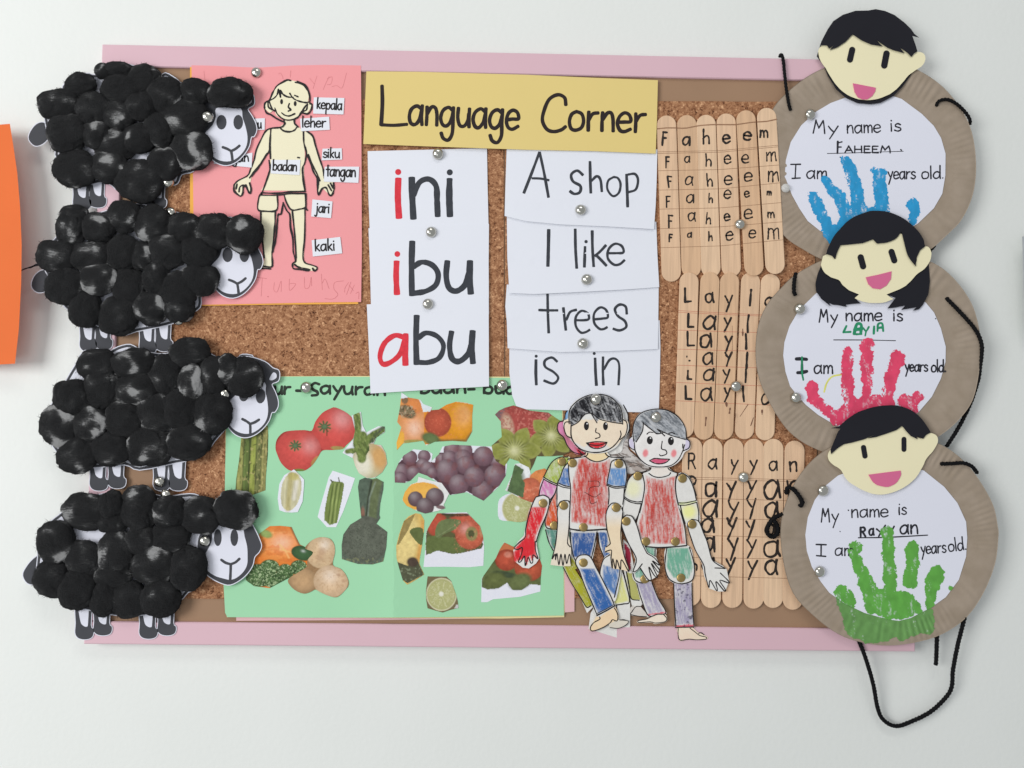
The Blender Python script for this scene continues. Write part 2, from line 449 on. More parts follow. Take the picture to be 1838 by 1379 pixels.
# cork
m, nt, b = newmat('cork'); corkm = m
g = nt.nodes.new('ShaderNodeNewGeometry')
vo = nd(nt, 'ShaderNodeTexVoronoi', Scale=620.0); vo2 = nd(nt, 'ShaderNodeTexVoronoi', Scale=240.0)
n0 = nd(nt, 'ShaderNodeTexNoise', Scale=520.0, Detail=5.0, Roughness=.75); nb = nd(nt, 'ShaderNodeTexNoise', Scale=9.0, Detail=3.0)
nw = nd(nt, 'ShaderNodeTexNoise', Scale=120.0, Detail=2.0)
for n in (n0, nb, nw): nt.links.new(g.outputs['Position'], n.inputs['Vector'])
vm = nt.nodes.new('ShaderNodeVectorMath'); vm.operation = 'MULTIPLY_ADD'; nt.links.new(nw.outputs['Color'], vm.inputs[0]); vm.inputs[1].default_value = (.006, .006, .006); nt.links.new(g.outputs['Position'], vm.inputs[2])
for n in (vo, vo2): nt.links.new(vm.outputs[0], n.inputs['Vector'])
sep = nt.nodes.new('ShaderNodeSeparateColor'); nt.links.new(vo.outputs['Color'], sep.inputs[0])
sep2 = nt.nodes.new('ShaderNodeSeparateColor'); nt.links.new(vo2.outputs['Color'], sep2.inputs[0])
a1 = nd(nt, 'ShaderNodeMath', _operation='MULTIPLY_ADD'); nt.links.new(sep.outputs[0], a1.inputs[0]); a1.inputs[1].default_value = .34
a2 = nd(nt, 'ShaderNodeMath', _operation='MULTIPLY_ADD'); nt.links.new(sep2.outputs[1], a2.inputs[0]); a2.inputs[1].default_value = .26
nt.links.new(a2.outputs[0], a1.inputs[2])
a3 = nd(nt, 'ShaderNodeMath', _operation='MULTIPLY'); nt.links.new(n0.outputs['Fac'], a3.inputs[0]); a3.inputs[1].default_value = .5
nt.links.new(a3.outputs[0], a2.inputs[2])
rp = nt.nodes.new('ShaderNodeValToRGB'); el = rp.color_ramp.elements
el[0].position = .26; el[0].color = C((70, 40, 26)); el[1].position = .82; el[1].color = C((216, 170, 130))
e = el.new(.36); e.color = C((132, 88, 60)); e = el.new(.55); e.color = C((160, 114, 82)); e = el.new(.72); e.color = C((176, 130, 96))
nt.links.new(a1.outputs[0], rp.inputs[0])
mx = nt.nodes.new('ShaderNodeMix'); mx.data_type = 'RGBA'; mx.blend_type = 'MULTIPLY'; mx.inputs[0].default_value = .5
cr2 = nt.nodes.new('ShaderNodeValToRGB'); cr2.color_ramp.elements[0].position = .35; cr2.color_ramp.elements[0].color = (.88, .85, .84, 1); cr2.color_ramp.elements[1].position = .65
nt.links.new(nb.outputs['Fac'], cr2.inputs[0]); nt.links.new(rp.outputs[0], mx.inputs[6]); nt.links.new(cr2.outputs[0], mx.inputs[7]); nt.links.new(mx.outputs[2], b.inputs['Base Color'])
bp = nd(nt, 'ShaderNodeBump', Strength=.45, Distance=.0006); nt.links.new(a1.outputs[0], bp.inputs['Height']); nt.links.new(bp.outputs[0], b.inputs['Normal'])
b.inputs['Roughness'].default_value = .85; b.inputs['Specular IOR Level'].default_value = .2
sheet('cork_panel', [(300, 178), (904, 180), (904.5, 600), (905, 1072), (700, 1073), (346, 1075), (318, 1074), (306, 700)], 14.6, corkm, board, t=1.2, step=40, wob=1.0)
sheet('cork_panel', [(906.5, 180), (1446, 183), (1470, 600), (1462, 1078), (907.5, 1072)], 14.7, corkm, board, t=1.2, step=40, wob=1.0)

# ---------------------------------------------------------------- orange sheet at the left edge of the frame
ho = lambda x, y: 14+17*np.clip((x+130)/170, 0, 1)**1.5+3*np.sin((y-223)/140.)
mb = M(); sheet_into(mb, [(-150, 232), (0, 224), (17.7, 222.4), (24, 262), (31, 310), (36, 370), (39, 440), (38, 510), (34, 590), (27, 653), (0, 654.5), (-150, 660)], ho, .3, 14)
om = paper((255, 120, 66), .72, 'orange_paper'); nt = om.node_tree; pb = nt.nodes['Principled BSDF']
tr = nt.nodes.new('ShaderNodeBsdfTranslucent'); tr.inputs[0].default_value = C((236, 84, 50)); ms = nt.nodes.new('ShaderNodeMixShader'); ms.inputs[0].default_value = .20
nt.links.new(pb.outputs[0], ms.inputs[1]); nt.links.new(tr.outputs[0], ms.inputs[2]); nt.links.new(ms.outputs[0], nt.nodes['Material Output'].inputs['Surface'])
props(mb.build('orange_sheet', om, at=(-50, 440)), 'curling orange paper sheet stuck to the wall at the left edge', 'paper')
# grey-white sheet at the right edge
mb = M(); sheet_into(mb, [(1834.5, 425), (1838, 424), (2010, 428), (2010, 640), (1842, 600), (1837.5, 520), (1836, 470)], lambda x, y: 12+8*np.clip((1850-x)/20, 0, 1), .4, 14)
props(mb.build('white_sheet', paper((190, 194, 194), .7), at=(1900, 500)), 'sliver of pale grey paper on the wall at the right edge', 'paper')

# ================================================================= PINK SHEET WITH THE CUT-OUT BODY
hp = lambda x, y: 17.35-1.0*np.clip((y-130)/400, 0, 1)+.9*np.exp(-((x-430)/60.)**2-((y-118)/60.)**2)*-.1+.5*np.exp(-((y-545)/40.)**2)
pk = thing('body_poster', 'pink sheet with a cut-out yellow body and small white word labels', 'poster', (495, 330), 17)
sheet('backing_sheet', [(341, 119), (500, 117), (640, 119), (643, 546), (500, 547), (366, 549), (341, 548)], lambda x, y: hp(x, y)-.45, paper((240, 170, 80), .75), pk)
F1 = B(340, 100, 5.744)
pinks = sheet('pink_sheet', F1((22, 100), (250, 104), (700, 125), (1050, 103), (1400, 95), (1768, 103), (1772, 600), (1775, 1300), (1778, 2000), (1770, 2540), (1300, 2545), (600, 2560), (130, 2568), (60, 2570), (40, 1500)), hp, paper((255, 153, 156), .75, mottle=.02), pk, step=12)
hq = lambda x, y: hp(x, y)+.35
yel = paper((234, 224, 194), .7); G = 1264
def O(*p): return [(x, y+G) for x, y in p]
def ysheet(poly, dh=0, nm='body_piece', t=.22): return sheet(nm, F1(*poly), lambda x, y: hq(x, y)+dh, yel, fig, t=t, step=12)
fig = bpy.data.objects.new('body_figure', None); col.objects.link(fig); fig.parent = pk
L_arm = [(830, 745), (780, 775), (740, 860), (690, 970), (665, 1080), (630, 1180), (590, 1240), (500, 1290), (462, 1350), (462, 1420), (500, 1440), (530, 1350), (580, 1330), (610, 1420), (625, 1330), (640, 1260), (700, 1180), (770, 1080), (810, 985), (830, 970)]
head_p = cr([(1020, 255), (940, 285), (870, 350), (830, 440), (775, 490), (780, 545), (830, 590), (870, 560), (900, 620), (980, 660), (1060, 660), (1120, 630), (1160, 580), (1200, 600), (1240, 560), (1262, 500), (1225, 480), (1230, 400), (1190, 310), (1120, 270)], True, 3)
ysheet([(980, 640), (975, 700), (930, 735), (840, 750), (830, 1000), (835, 1150), (790, 1300), (740, 1390), (1195, 1395), (1180, 1200), (1190, 1020), (1175, 780), (1110, 720), (1080, 690), (1085, 640)], 0, 'torso')
ysheet(head_p, .3, 'head')
ysheet(L_arm[:6]+O((600, -10), (520, 10), (465, 50), (470, 110), (510, 180), (545, 170), (550, 100), (590, 60), (600, 90), (610, 150), (640, 120), (625, 60), (640, -10))+[(700, 1180), (770, 1080), (812, 985), (830, 970)], .05, 'arm')
ysheet([(1175, 780), (1230, 790), (1280, 850), (1310, 960), (1350, 1080), (1380, 1200), (1385, 1270)]+O((1400, 30), (1480, 40), (1492, 110), (1460, 180), (1420, 150), (1370, 100), (1330, 170), (1315, 120), (1320, 0))+[(1290, 1220), (1250, 1130), (1210, 1010), (1190, 960)], .05, 'arm')
ysheet(O((725, 180), (915, 170), (905, 320), (885, 345), (880, 450), (870, 600), (855, 750), (860, 860), (850, 900), (820, 935), (690, 925), (750, 900), (775, 840), (770, 700), (745, 500), (735, 345), (705, 330)), -.02, 'leg')
ysheet(O((972, 165), (1190, 160), (1205, 290), (1185, 320), (1190, 500), (1185, 700), (1180, 850), (1250, 900), (1320, 920), (1290, 955), (1230, 955), (1120, 920), (1065, 890), (1110, 840), (1095, 700), (1070, 500), (1040, 330)), -.02, 'leg')
blk = ink((28, 24, 26)); S = []
def st(*p, w=12): S.append((F1(*p), w/5.744))
for q in (
 [(1045, 258), (1010, 252), (960, 275), (900, 315), (860, 380), (835, 440), (820, 460), (780, 490), (775, 540), (795, 590), (840, 610), (900, 650), (960, 680), (985, 700), (960, 735)],
 [(820, 465), (850, 545), (880, 570)], [(810, 480), (815, 530), (850, 560)], [(880, 540), (905, 600), (960, 650), (1030, 665), (1110, 640), (1150, 590), (1190, 530), (1215, 500)],
 [(1090, 275), (1160, 295), (1215, 350), (1240, 420), (1240, 490)], [(1110, 265), (1190, 300), (1230, 370)],
 [(1240, 495), (1262, 505), (1255, 560), (1220, 600), (1165, 590)], [(1218, 500), (1205, 560), (1160, 575)],
 [(820, 465), (870, 440), (905, 400), (915, 345), (930, 400), (940, 430), (935, 355), (960, 395), (1010, 425), (1070, 430)], [(1035, 390), (1070, 440), (1130, 470), (1200, 485), (1225, 480)], [(1085, 410), (1120, 425)],
 [(950, 590), (985, 615), (1030, 622), (1085, 600)], [(1030, 495), (1020, 530), (1045, 560), (1020, 572)],
 [(975, 660), (975, 710), (935, 740), (840, 750), (785, 780), (740, 860), (690, 970), (665, 1080), (630, 1170), (600, 1235), (500, 1290), (460, 1330)],
 [(930, 740), (970, 775), (1030, 785), (1080, 770), (1105, 740)], [(1080, 660), (1085, 700), (1120, 735)],
 [(840, 755), (830, 900), (835, 1060)], [(825, 900), (820, 985), (760, 1070), (700, 1170), (640, 1240)], [(835, 990), (800, 1010), (740, 1110), (670, 1190), (620, 1260)],
 [(1175, 785), (1180, 900), (1205, 1000), (1190, 1100), (1165, 1180), (1190, 1380)], [(1210, 780), (1270, 830), (1300, 930), (1340, 1060), (1380, 1180), (1385, 1240)],
 [(1205, 1010), (1240, 1090), (1280, 1200), (1330, 1290), (1320, 1390), (1335, 1430)], [(1225, 1020), (1270, 1130), (1320, 1230), (1345, 1290)],
 [(820, 1080), (830, 1170), (790, 1300), (745, 1420), (740, 1430)], [(1165, 1180), (1170, 1280), (1190, 1395)],
 [(1395, 1180), (1390, 1260)], [(1115, 1050), (1135, 1053)]): st(*q)
for q in ([(460, 70), (460, 130), (500, 170), (530, 185), (550, 150), (555, 90), (580, 70), (600, 120), (625, 160), (635, 110), (620, 50)], [(490, 60), (480, 110)], [(510, 140), (520, 90), (560, 70), (585, 95)],
 [(740, 150), (900, 155), (1050, 140), (1195, 135)], [(730, 175), (900, 175), (1040, 160), (1195, 158)],
 [(740, 160), (715, 200), (705, 320), (780, 340), (900, 325), (905, 170)], [(975, 170), (1000, 250), (1050, 325), (1130, 320), (1200, 290), (1190, 160)], [(1200, 160), (1200, 300), (1215, 330)],
 [(735, 340), (740, 500), (755, 650), (770, 820)], [(885, 345), (880, 480), (865, 650), (850, 780), (855, 880), (840, 915), (750, 905)], [(700, 930), (780, 930), (835, 935)], [(965, 255), (945, 365), (915, 375), (905, 450), (890, 620), (860, 760)],
 [(965, 250), (1000, 330), (1035, 380), (1040, 500), (1065, 620), (1070, 760), (1095, 850), (1065, 880), (1070, 930), (1140, 940), (1230, 955)],
 [(1060, 340), (1075, 480), (1090, 640), (1100, 820)], [(1190, 300), (1190, 480), (1185, 640), (1170, 800), (1190, 870), (1260, 895), (1310, 915), (1315, 935), (1290, 955), (1270, 930)], [(1085, 890), (1120, 915), (1200, 935), (1240, 945)],
 [(1320, 0), (1320, 100), (1330, 175), (1365, 110), (1410, 100), (1440, 170), (1470, 170), (1490, 110), (1485, 50)], [(1430, 70), (1465, 130)], [(1455, 55), (1480, 100)]): st(*O(*q))
mb = M()
for p, wv in S: stroke_into(mb, p, wv*1.38, lambda x, y: hq(x, y)+.32, jit=.25)
for e in ((950, 475, 15, 1.8), (1090, 495, 15, 1.8)): 
    x, y = F1((e[0], e[1]))[0]; dot_into(mb, x, y, e[2]/5.744, lambda x, y: hq(x, y)+.36, e[3])
mb.build('drawn_outline', blk, fig)
WL = paper((222, 224, 236), .65, mottle=.015)
def label(poly, word, p0, p1, xh, wd, extra=()):
    l = bpy.data.objects.new('word_label', None); col.objects.link(l); l.parent = pk
    hz = lambda x, y: hp(x, y)+.95
    sheet('slip', F1(*poly), hz, WL, l, step=10); mb = M()
    for q in put(F1, text(word, p0, p1, xh))+[F1(*e) for e in extra]: stroke_into(mb, q, wd*1.1/5.744, hz)
    mb.build('lettering', blk, l)
label([(1282, 430), (1598, 437), (1588, 607), (1275, 598)], 'kepala', (1315, 545), (1572, 560), 62, 14)
label([(1140, 650), (1440, 630), (1447, 765), (1150, 780)], 'leher', (1165, 735), (1405, 738), 62, 14)
label([(1372, 960), (1570, 955), (1575, 1072), (1362, 1080)], 'siku', (1378, 1050), (1548, 1055), 58, 14)
label([(1395, 1145), (1750, 1145), (1742, 1312), (1385, 1300)], 'tangan', (1412, 1240), (1712, 1250), 68, 15)
label([(845, 1075), (1145, 1075), (1135, 1232), (838, 1215)], 'badan', (860, 1180), (1105, 1190), 60, 14)
label(O((1268, 218), (1475, 240), (1460, 412), (1255, 395)), 'jari', O((1300, 350))[0], O((1442, 358))[0], 62, 14)
label(O((1260, 640), (1555, 605), (1575, 775), (1272, 808)), 'kaki', O((1298, 750))[0], O((1500, 742))[0], 66, 15)
label([(560, 655), (778, 645), (775, 765), (560, 770)], 'bahu', (580, 752), (742, 750), 58, 14)
label([(255, 1080), (650, 1000), (640, 1155), (250, 1115)], 'lengan', (300, 1105), (612, 1090), 58, 14)
pen = ink((205, 118, 122)); mb = M()
for q in ([(150, 160), (160, 260)], [(340, 240), (330, 215), (370, 215)], [(920, 190), (940, 180), (960, 215), (965, 240)], [(1045, 155), (1040, 225)], [(1240, 235), (1285, 290)], [(1315, 210), (1275, 340)], [(1440, 215), (1400, 300), (1380, 350)], [(1420, 240), (1470, 220), (1460, 290), (1420, 300)], [(1470, 320), (1520, 310), (1575, 330), (1620, 180)]): stroke_into(mb, F1(*q), .65, hp)
for q in ([(695, 1020), (795, 1035)], [(750, 1030), (740, 1215)], [(875, 1075), (870, 1150), (905, 1170), (945, 1060), (945, 1170)], [(1030, 1040), (1030, 1150), (1060, 1140), (1095, 1090), (1040, 1085)], [(1185, 1020), (1190, 1130), (1235, 1120), (1255, 1020), (1260, 1110)],
 [(1360, 990), (1370, 1150)], [(1370, 1080), (1400, 1040), (1440, 1140)], [(1590, 1058), (1500, 1075), (1490, 1140), (1530, 1200), (1480, 1245), (1395, 1242)], [(1640, 1075), (1605, 1130), (1600, 1175)], [(1665, 1070), (1620, 1200)], [(1700, 1100), (1660, 1190)], [(1645, 1100), (1690, 1160)], [(1715, 1190), (1745, 1175), (1745, 1245)]): stroke_into(mb, F1(*O(*q)), .75, hp)
dot_into(mb, *F1((810, 1221+G))[0], 1.2, hp); props(mb.build('pencil_writing', pen, pk), kind='stuff')
og = ink((246, 160, 110), .7)

# ================================================================= TITLE CARD AND WORD CARDS
T1 = B(640, 110, 3.282); T2 = B(640, 380, 3.282)
ht = lambda x, y: 18.2+.5*np.sin((x-650)/110.)+.8*np.clip((y-200)/70., 0, 1)**2
tc = thing('title_card', 'yellow title strip reading Language Corner above the white word cards', 'sign', (915, 200), 18)
sheet('card', T1((58, 60), (350, 62), (1000, 80), (1400, 98), (1775, 112), (1770, 330), (1762, 545), (1400, 530), (1000, 522), (500, 505), (40, 488), (48, 300)), ht, paper((218, 196, 128), .62, mottle=.015), tc, step=12)
LL = [([(150, 145), (152, 250), (145, 375)], 23), ([(145, 375), (220, 378), (298, 372)], 20)]
for q in text('anguage', (308, 372), (955, 402), 112, 1.2): LL.append((q, 22))
LL.append(([(1233, 258), (1225, 215), (1185, 198), (1135, 225), (1105, 290), (1095, 350), (1120, 400), (1160, 415), (1205, 405), (1232, 385)], 22))
for q in text('orner', (1252, 405), (1700, 420), 112, 1.2): LL.append((q, 22))
letters(tc, ink((34, 22, 22)), T1, LL, (), ht, .06, .7)

WP = paper((221, 223, 233), .6, mottle=.012); red = ink((214, 48, 62)); dk = ink((52, 55, 62)); 
def card(label_, poly, h, blk2, parts, at):
    t = thing('word_card', label_, 'word card', at, 17, 'white word cards pinned to the board')
    sheet('card', blk2(*poly), h, WP, t, step=11)
    for mt, sts, dots in parts:
        letters(t, mt, blk2, sts, dots, h)
    return t
c1 = lambda x, y: 16.2+.6*((y-266)/140.)**2+.4*np.sin((x-660)/60.)
card('white card with the word ini in red and black', [(65, 530), (400, 522), (768, 512), (772, 740), (778, 1000), (78, 1010), (70, 800)], c1, T1,
 [(red, [([(246, 690), (243, 800), (250, 925)], 38)], [(245, 653, 18)]), (dk, [([(325, 685), (328, 800), (335, 930)], 40), ([(335, 790), (370, 715), (425, 695), (468, 735), (474, 820), (478, 915)], 34), ([(548, 692), (546, 800), (550, 915)], 38)], [(549, 655, 18)])], (775, 340))
c2 = lambda x, y: 17.0+.5*((y-404)/140.)**2+.3*np.sin((x-640)/70.)
card('white card with the word ibu in red and black', [(70, 98), (400, 82), (780, 72), (778, 300), (780, 605), (700, 620), (85, 560), (78, 300)], c2, T2,
 [(red, [([(236, 292), (233, 380), (238, 488)], 36)], [(240, 250, 17)]), (dk, [([(328, 175), (324, 330), (326, 495)], 37), ([(335, 325), (385, 298), (445, 315), (480, 365), (468, 430), (410, 468), (335, 482)], 32), ([(535, 290), (528, 380), (545, 450), (590, 468), (640, 430), (662, 360)], 34), ([(668, 290), (666, 390), (673, 485)], 38)], [])], (775, 475))
c3 = lambda x, y: 17.8+1.6*np.clip((y-545)/160., 0, 1)**2*np.clip((x-640)/200., .3, 1)
card('white card with the word abu in red and black', [(60, 547), (400, 527), (778, 505), (779, 760), (780, 1030), (500, 1045), (82, 1072), (72, 800)], c3, T2,
 [(red, [([(285, 742), (225, 730), (165, 775), (138, 850), (155, 898), (205, 885), (258, 835), (285, 750)], 30), ([(290, 720), (286, 810), (288, 905)], 36)], []), (dk, [([(354, 612), (350, 760), (354, 900)], 36), ([(362, 745), (410, 715), (475, 735), (512, 790), (488, 860), (425, 888), (360, 888)], 30), ([(560, 705), (548, 790), (562, 865), (605, 882), (655, 840), (680, 770)], 34), ([(684, 702), (678, 800), (686, 895)], 38)], [])], (768, 620))
d1 = lambda x, y: 17.1+.35*np.clip(1-np.abs(y-362+.02*(x-900))/9., 0, 1)+2.2*np.clip((y-330)/90., 0, 1)**1.6+.3*np.sin((x-900)/50.)
card('white card reading A shop below the yellow title', [(885, 500), (1300, 510), (1772, 520), (1768, 700), (1762, 850), (1752, 990), (1500, 975), (1200, 962), (1000, 943), (872, 912), (878, 700)], d1, T1,
 [(dk, [([(1078, 535), (1035, 650), (985, 778)], 17), ([(1078, 535), (1105, 660), (1131, 803)], 17), ([(1032, 690), (1085, 692), (1135, 702)], 14), ([(1335, 672), (1300, 645), (1265, 668), (1275, 708), (1318, 735), (1315, 772), (1283, 782), (1255, 765)], 17), ([(1375, 590), (1377, 700), (1380, 778)], 17), ([(1384, 705), (1415, 678), (1437, 700), (1445, 770)], 16), ([(1515, 682), (1482, 705), (1478, 755), (1510, 795), (1545, 775), (1555, 725), (1540, 690), (1515, 682)], 14), ([(1590, 665), (1594, 760), (1597, 860)], 17), ([(1598, 668), (1640, 665), (1658, 700), (1645, 755), (1602, 772)], 15)], [])], (1042, 340))
d2 = lambda x, y: 16.7+.35*np.clip(1-np.abs(y-463)/8., 0, 1)+2.0*np.clip((y-440)/90., 0, 1)**1.6+.3*np.sin((x-930)/60.)
card('white card reading I like, second in the right column', [(885, 20), (1765, 60), (1772, 250), (1783, 445), (1600, 458), (1350, 472), (1050, 486), (900, 480), (888, 270)], d2, T2,
 [(dk, [([(1132, 105), (1130, 210), (1127, 323)], 20), ([(1288, 102), (1290, 220), (1297, 335)], 18), ([(1346, 205), (1342, 328)], 17), ([(1388, 112), (1390, 220), (1397, 325)], 18), ([(1470, 197), (1435, 235), (1402, 262)], 16), ([(1410, 255), (1440, 285), (1473, 320)], 17), ([(1482, 245), (1530, 245), (1572, 240), (1562, 203), (1522, 190), (1485, 222), (1480, 275), (1515, 312), (1550, 310), (1580, 285)], 15)], [(1352, 177, 10)])], (1053, 465))
d3 = lambda x, y: 16.2+.35*np.clip(1-np.abs(y-571)/8., 0, 1)+2.0*np.clip((y-555)/80., 0, 1)**1.6
card('white card reading trees, third in the right column', [(885, 430), (1780, 420), (1778, 600), (1775, 810), (1500, 822), (1200, 828), (890, 805), (885, 650), (876, 560)], d3, T2,
 [(dk, [([(1125, 485), (1127, 600), (1132, 716)], 17), ([(1072, 580), (1130, 582), (1187, 582)], 15), ([(1218, 565), (1225, 630), (1233, 700)], 17), ([(1235, 640), (1258, 592), (1297, 578)], 15),
  ([(1290, 640), (1340, 640), (1368, 632), (1362, 600), (1325, 585), (1292, 620), (1292, 675), (1320, 712), (1350, 710), (1375, 695)], 15), ([(1400, 635), (1450, 630), (1480, 622), (1470, 580), (1435, 565), (1400, 600), (1400, 655), (1430, 690), (1455, 692), (1478, 680)], 15), ([(1592, 605), (1585, 560), (1550, 548), (1522, 575), (1540, 615), (1580, 645), (1588, 680), (1550, 700), (1510, 690)], 16)], [])], (1046, 560))
d4 = lambda x, y: 15.9+3.2*np.clip((y-660)/80., 0, 1)**1.5*np.clip((1250-x)/300., .3, 1)
card('white card reading is in, lowest in the right column', [(900, 770), (1785, 640), (1790, 800), (1786, 1000), (1780, 1185), (1500, 1178), (1200, 1170), (1000, 1165), (940, 1145), (917, 1085), (900, 950)], d4, T2,
 [(dk, [([(1057, 872), (1056, 950), (1059, 1022)], 17), ([(1183, 885), (1150, 860), (1110, 878), (1112, 915), (1160, 945), (1188, 980), (1160, 1013), (1102, 995)], 15), ([(1405, 862), (1408, 950), (1413, 1025)], 17), ([(1452, 855), (1451, 940), (1454, 1022)], 16), ([(1457, 930), (1490, 875), (1525, 868), (1547, 905), (1543, 1022)], 14)], [(1058, 852, 9), (1400, 836, 9)])], (1050, 680))

# ================================================================= GREEN FOLDED CARD WITH THE FOOD PICTURES
G1 = B(390, 660, 5.744); G2 = B(390, 880, 5.744); G3 = B(690, 680, 5.744); G4 = B(690, 880, 5.744)
hg = lambda x, y: 15.75+1.5*np.exp(-((x-708)/26.)**2)*0+np.clip((y-715)/170., 0, 1)*(6.0*np.clip((x-590)/117., 0, 1)**2*(x <= 707)+(x > 707)*6.0*np.clip(1-(x-707)/220., 0, 1)**1.6)+.8*np.clip((y-1040)/70., 0, 1)**2
gs = thing('food_poster', 'green folded card pasted with vegetable and fruit pictures', 'poster', (707, 890), 16)
sheet('backing_sheet', [(424, 700), (1031, 1000), (1031, 1098), (900, 1110), (700, 1113), (424, 1114.5)], 15.15, paper((216, 176, 178), .75), gs)
sheet('backing_sheet', [(404, 676), (700, 675), (1010, 677), (1013.5, 1100), (1012.5, 1108), (900, 1110.5), (407, 1108)], 15.4, paper((226, 214, 160), .75), gs)
sheet('green_card', [(408, 677), (560, 676), (707, 677), (860, 678), (1008, 679), (1011, 900), (1012, 1105), (860, 1107), (707, 1108.5), (560, 1109), (408, 1108), (404, 1100), (401, 1045), (404, 850)], hg, paper((156, 208, 168), .7, mottle=.02), gs, step=10)
mb = M()
hgl = hg
for q in text('Sayur', (300, 268), (750, 275), 78)[2:]: 
    if q[0][0] > 440 or True: stroke_into(mb, G1(*q), 28/5.744, hgl)
stroke_into(mb, G1((815, 238), (870, 240)), 30/5.744, hgl)
stroke_into(mb, G1((1050, 172), (1005, 160), (970, 190), (985, 225), (1030, 250), (1030, 280), (975, 288)), 29/5.744, hgl)
for q in text('ayuran', (1065, 265), (1735, 285), 80): stroke_into(mb, G1(*q), 28/5.744, hgl)
for q in text('Buah-', (372, 148), (935, 145), 72): stroke_into(mb, G3(*q), 30/5.744, hgl)
for q in text('buahan', (1020, 148), (1700, 165), 72): stroke_into(mb, G3(*q), 30/5.744, hgl)
mb.build('lettering', ink((34, 44, 34)), gs)
hf = lambda x, y: hg(x, y)+.3
def pic(nm, lab, blk2, poly, fn, dh=0, **kw):
    o = picture(nm, blk2, poly, lambda x, y: hf(x, y)+dh, fn, gs, wash=0.0, step=1.1, **kw); o['label'] = lab; return o
def fA(p):   # asparagus
    p.c[:] = lin((96, 104, 62)); xs = [(270, 245), (330, 290), (395, 375), (470, 440), (540, 505)]
    for i, (c_, cx) in enumerate((((150, 150, 88), 245), ((100, 116, 62), 305), ((148, 156, 78), 375), ((112, 116, 70), 430), ((146, 142, 88), 490))):
        p.line([(cx+20, 640), (cx, 900), (cx-18, 1320)], 62, c_, 14)
        p.line([(cx+40, 640), (cx+28, 900), (cx+14, 1320)], 14, (58, 66, 38), 14)
    p.noise(.45, 26, None, 92, 5); p.spots((196, 182, 124), 18, .66, (p.X > 420)*1.0, .1, .6, 90, 1.5); p.spots((190, 176, 120), 24, .69, None, .1, .5, 90, 1.2); p.spots((52, 58, 34), 14, .66, None, .08, .6, 92, 4)
    for q in ([(262, 900), (285, 880)], [(330, 1000), (352, 985)], [(372, 800), (404, 790)], [(366, 1060), (400, 1050)], [(300, 1130), (326, 1118)]): p.line(q, 9, (70, 78, 42), 5, .8)
pic('asparagus_picture', 'dark green asparagus cut-out', G1, [(255, 640), (520, 600), (525, 700), (520, 900), (500, 1130), (497, 1265), (400, 1300), (260, 1345), (185, 1300), (195, 1150), (225, 950), (245, 740)], fA)
def fT(p):
    p.c[:] = lin((150, 60, 52))
    p.ell(1200, 640, 235, 235, (208, 84, 78), 0, .05, .26, .2, .35, -.45, hs=.45)
    p.ell(835, 855, 235, 220, (206, 84, 78), 0, .05, .26, .18, .5, -.2, hs=.4)
    p.ell(840, 1058, 60, 14, (112, 126, 60), 0, .3, 0); p.ell(1245, 832, 75, 22, (160, 140, 84), 5, .3, 0); p.ell(1010, 960, 60, 26, (176, 130, 78), -50, .3, 0)
    for cx, cy, s_ in ((1105, 610, 1.0), (805, 805, .9)):
        p.ell(cx, cy, 78*s_, 62*s_, (190, 116, 96), 0, .5, 0, alpha=.6)
        for k in range(9):
            a = k*.7+.3; p.line([(cx, cy), (cx+math.cos(a)*62*s_, cy+math.sin(a)*56*s_)], 17, (74, 96, 62), 6)
        p.ell(cx, cy, 30*s_, 26*s_, (96, 118, 84), 0, .4, .3)
    p.line([(1130, 630), (1130, 700)], 12, (120, 70, 50), 5); p.noise(.14, 30); 
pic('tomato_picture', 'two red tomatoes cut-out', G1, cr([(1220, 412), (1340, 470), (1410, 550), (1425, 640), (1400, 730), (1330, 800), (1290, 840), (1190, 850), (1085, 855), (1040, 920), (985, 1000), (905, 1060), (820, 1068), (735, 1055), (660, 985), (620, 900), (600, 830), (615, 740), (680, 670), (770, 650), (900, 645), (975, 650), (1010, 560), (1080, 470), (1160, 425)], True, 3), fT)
def fN(p):   # turnip with leaves
    p.ell(1570, 960, 178, 180, (206, 196, 158), 0, .05, .3); p.ell(1670, 930, 90, 140, (204, 152, 88), -15, .9, .1, alpha=.85); p.ell(1500, 1000, 90, 120, (226, 222, 206), 0, .9, 0, alpha=.8)
    for lp in ([(1400, 480), (1470, 470), (1480, 560), (1475, 680), (1560, 760), (1570, 850), (1500, 960), (1440, 900), (1400, 780), (1430, 640)], [(1520, 720), (1600, 660), (1720, 610), (1725, 660), (1620, 740), (1570, 790)], [(1320, 860), (1380, 830), (1460, 850), (1400, 890)]): p.poly(lp, (74, 90, 50))
    for q, w_ in (([(1440, 490), (1450, 600), (1440, 760), (1480, 900)], 75), ([(1700, 640), (1620, 680), (1540, 740), (1500, 850)], 62), ([(1500, 700), (1500, 800), (1490, 940)], 90), ([(1340, 865), (1400, 855), (1460, 840)], 50), ([(1440, 690), (1430, 800)], 60)):
        p.line(q, w_, (108, 124, 66), 18)
    p.line([(1715, 615), (1640, 680), (1600, 760)], 36, (80, 88, 70), 12)
    lf = (p.c[:, 2] < .12)*1.0; p.noise(.5, 22, lf, 70, 2); p.spots((80, 94, 52), 20, .55, lf, .1, .6, 70, 2); p.spots((150, 162, 100), 14, .62, lf, .1, .5, 70, 2); p.noise(.1, 30)
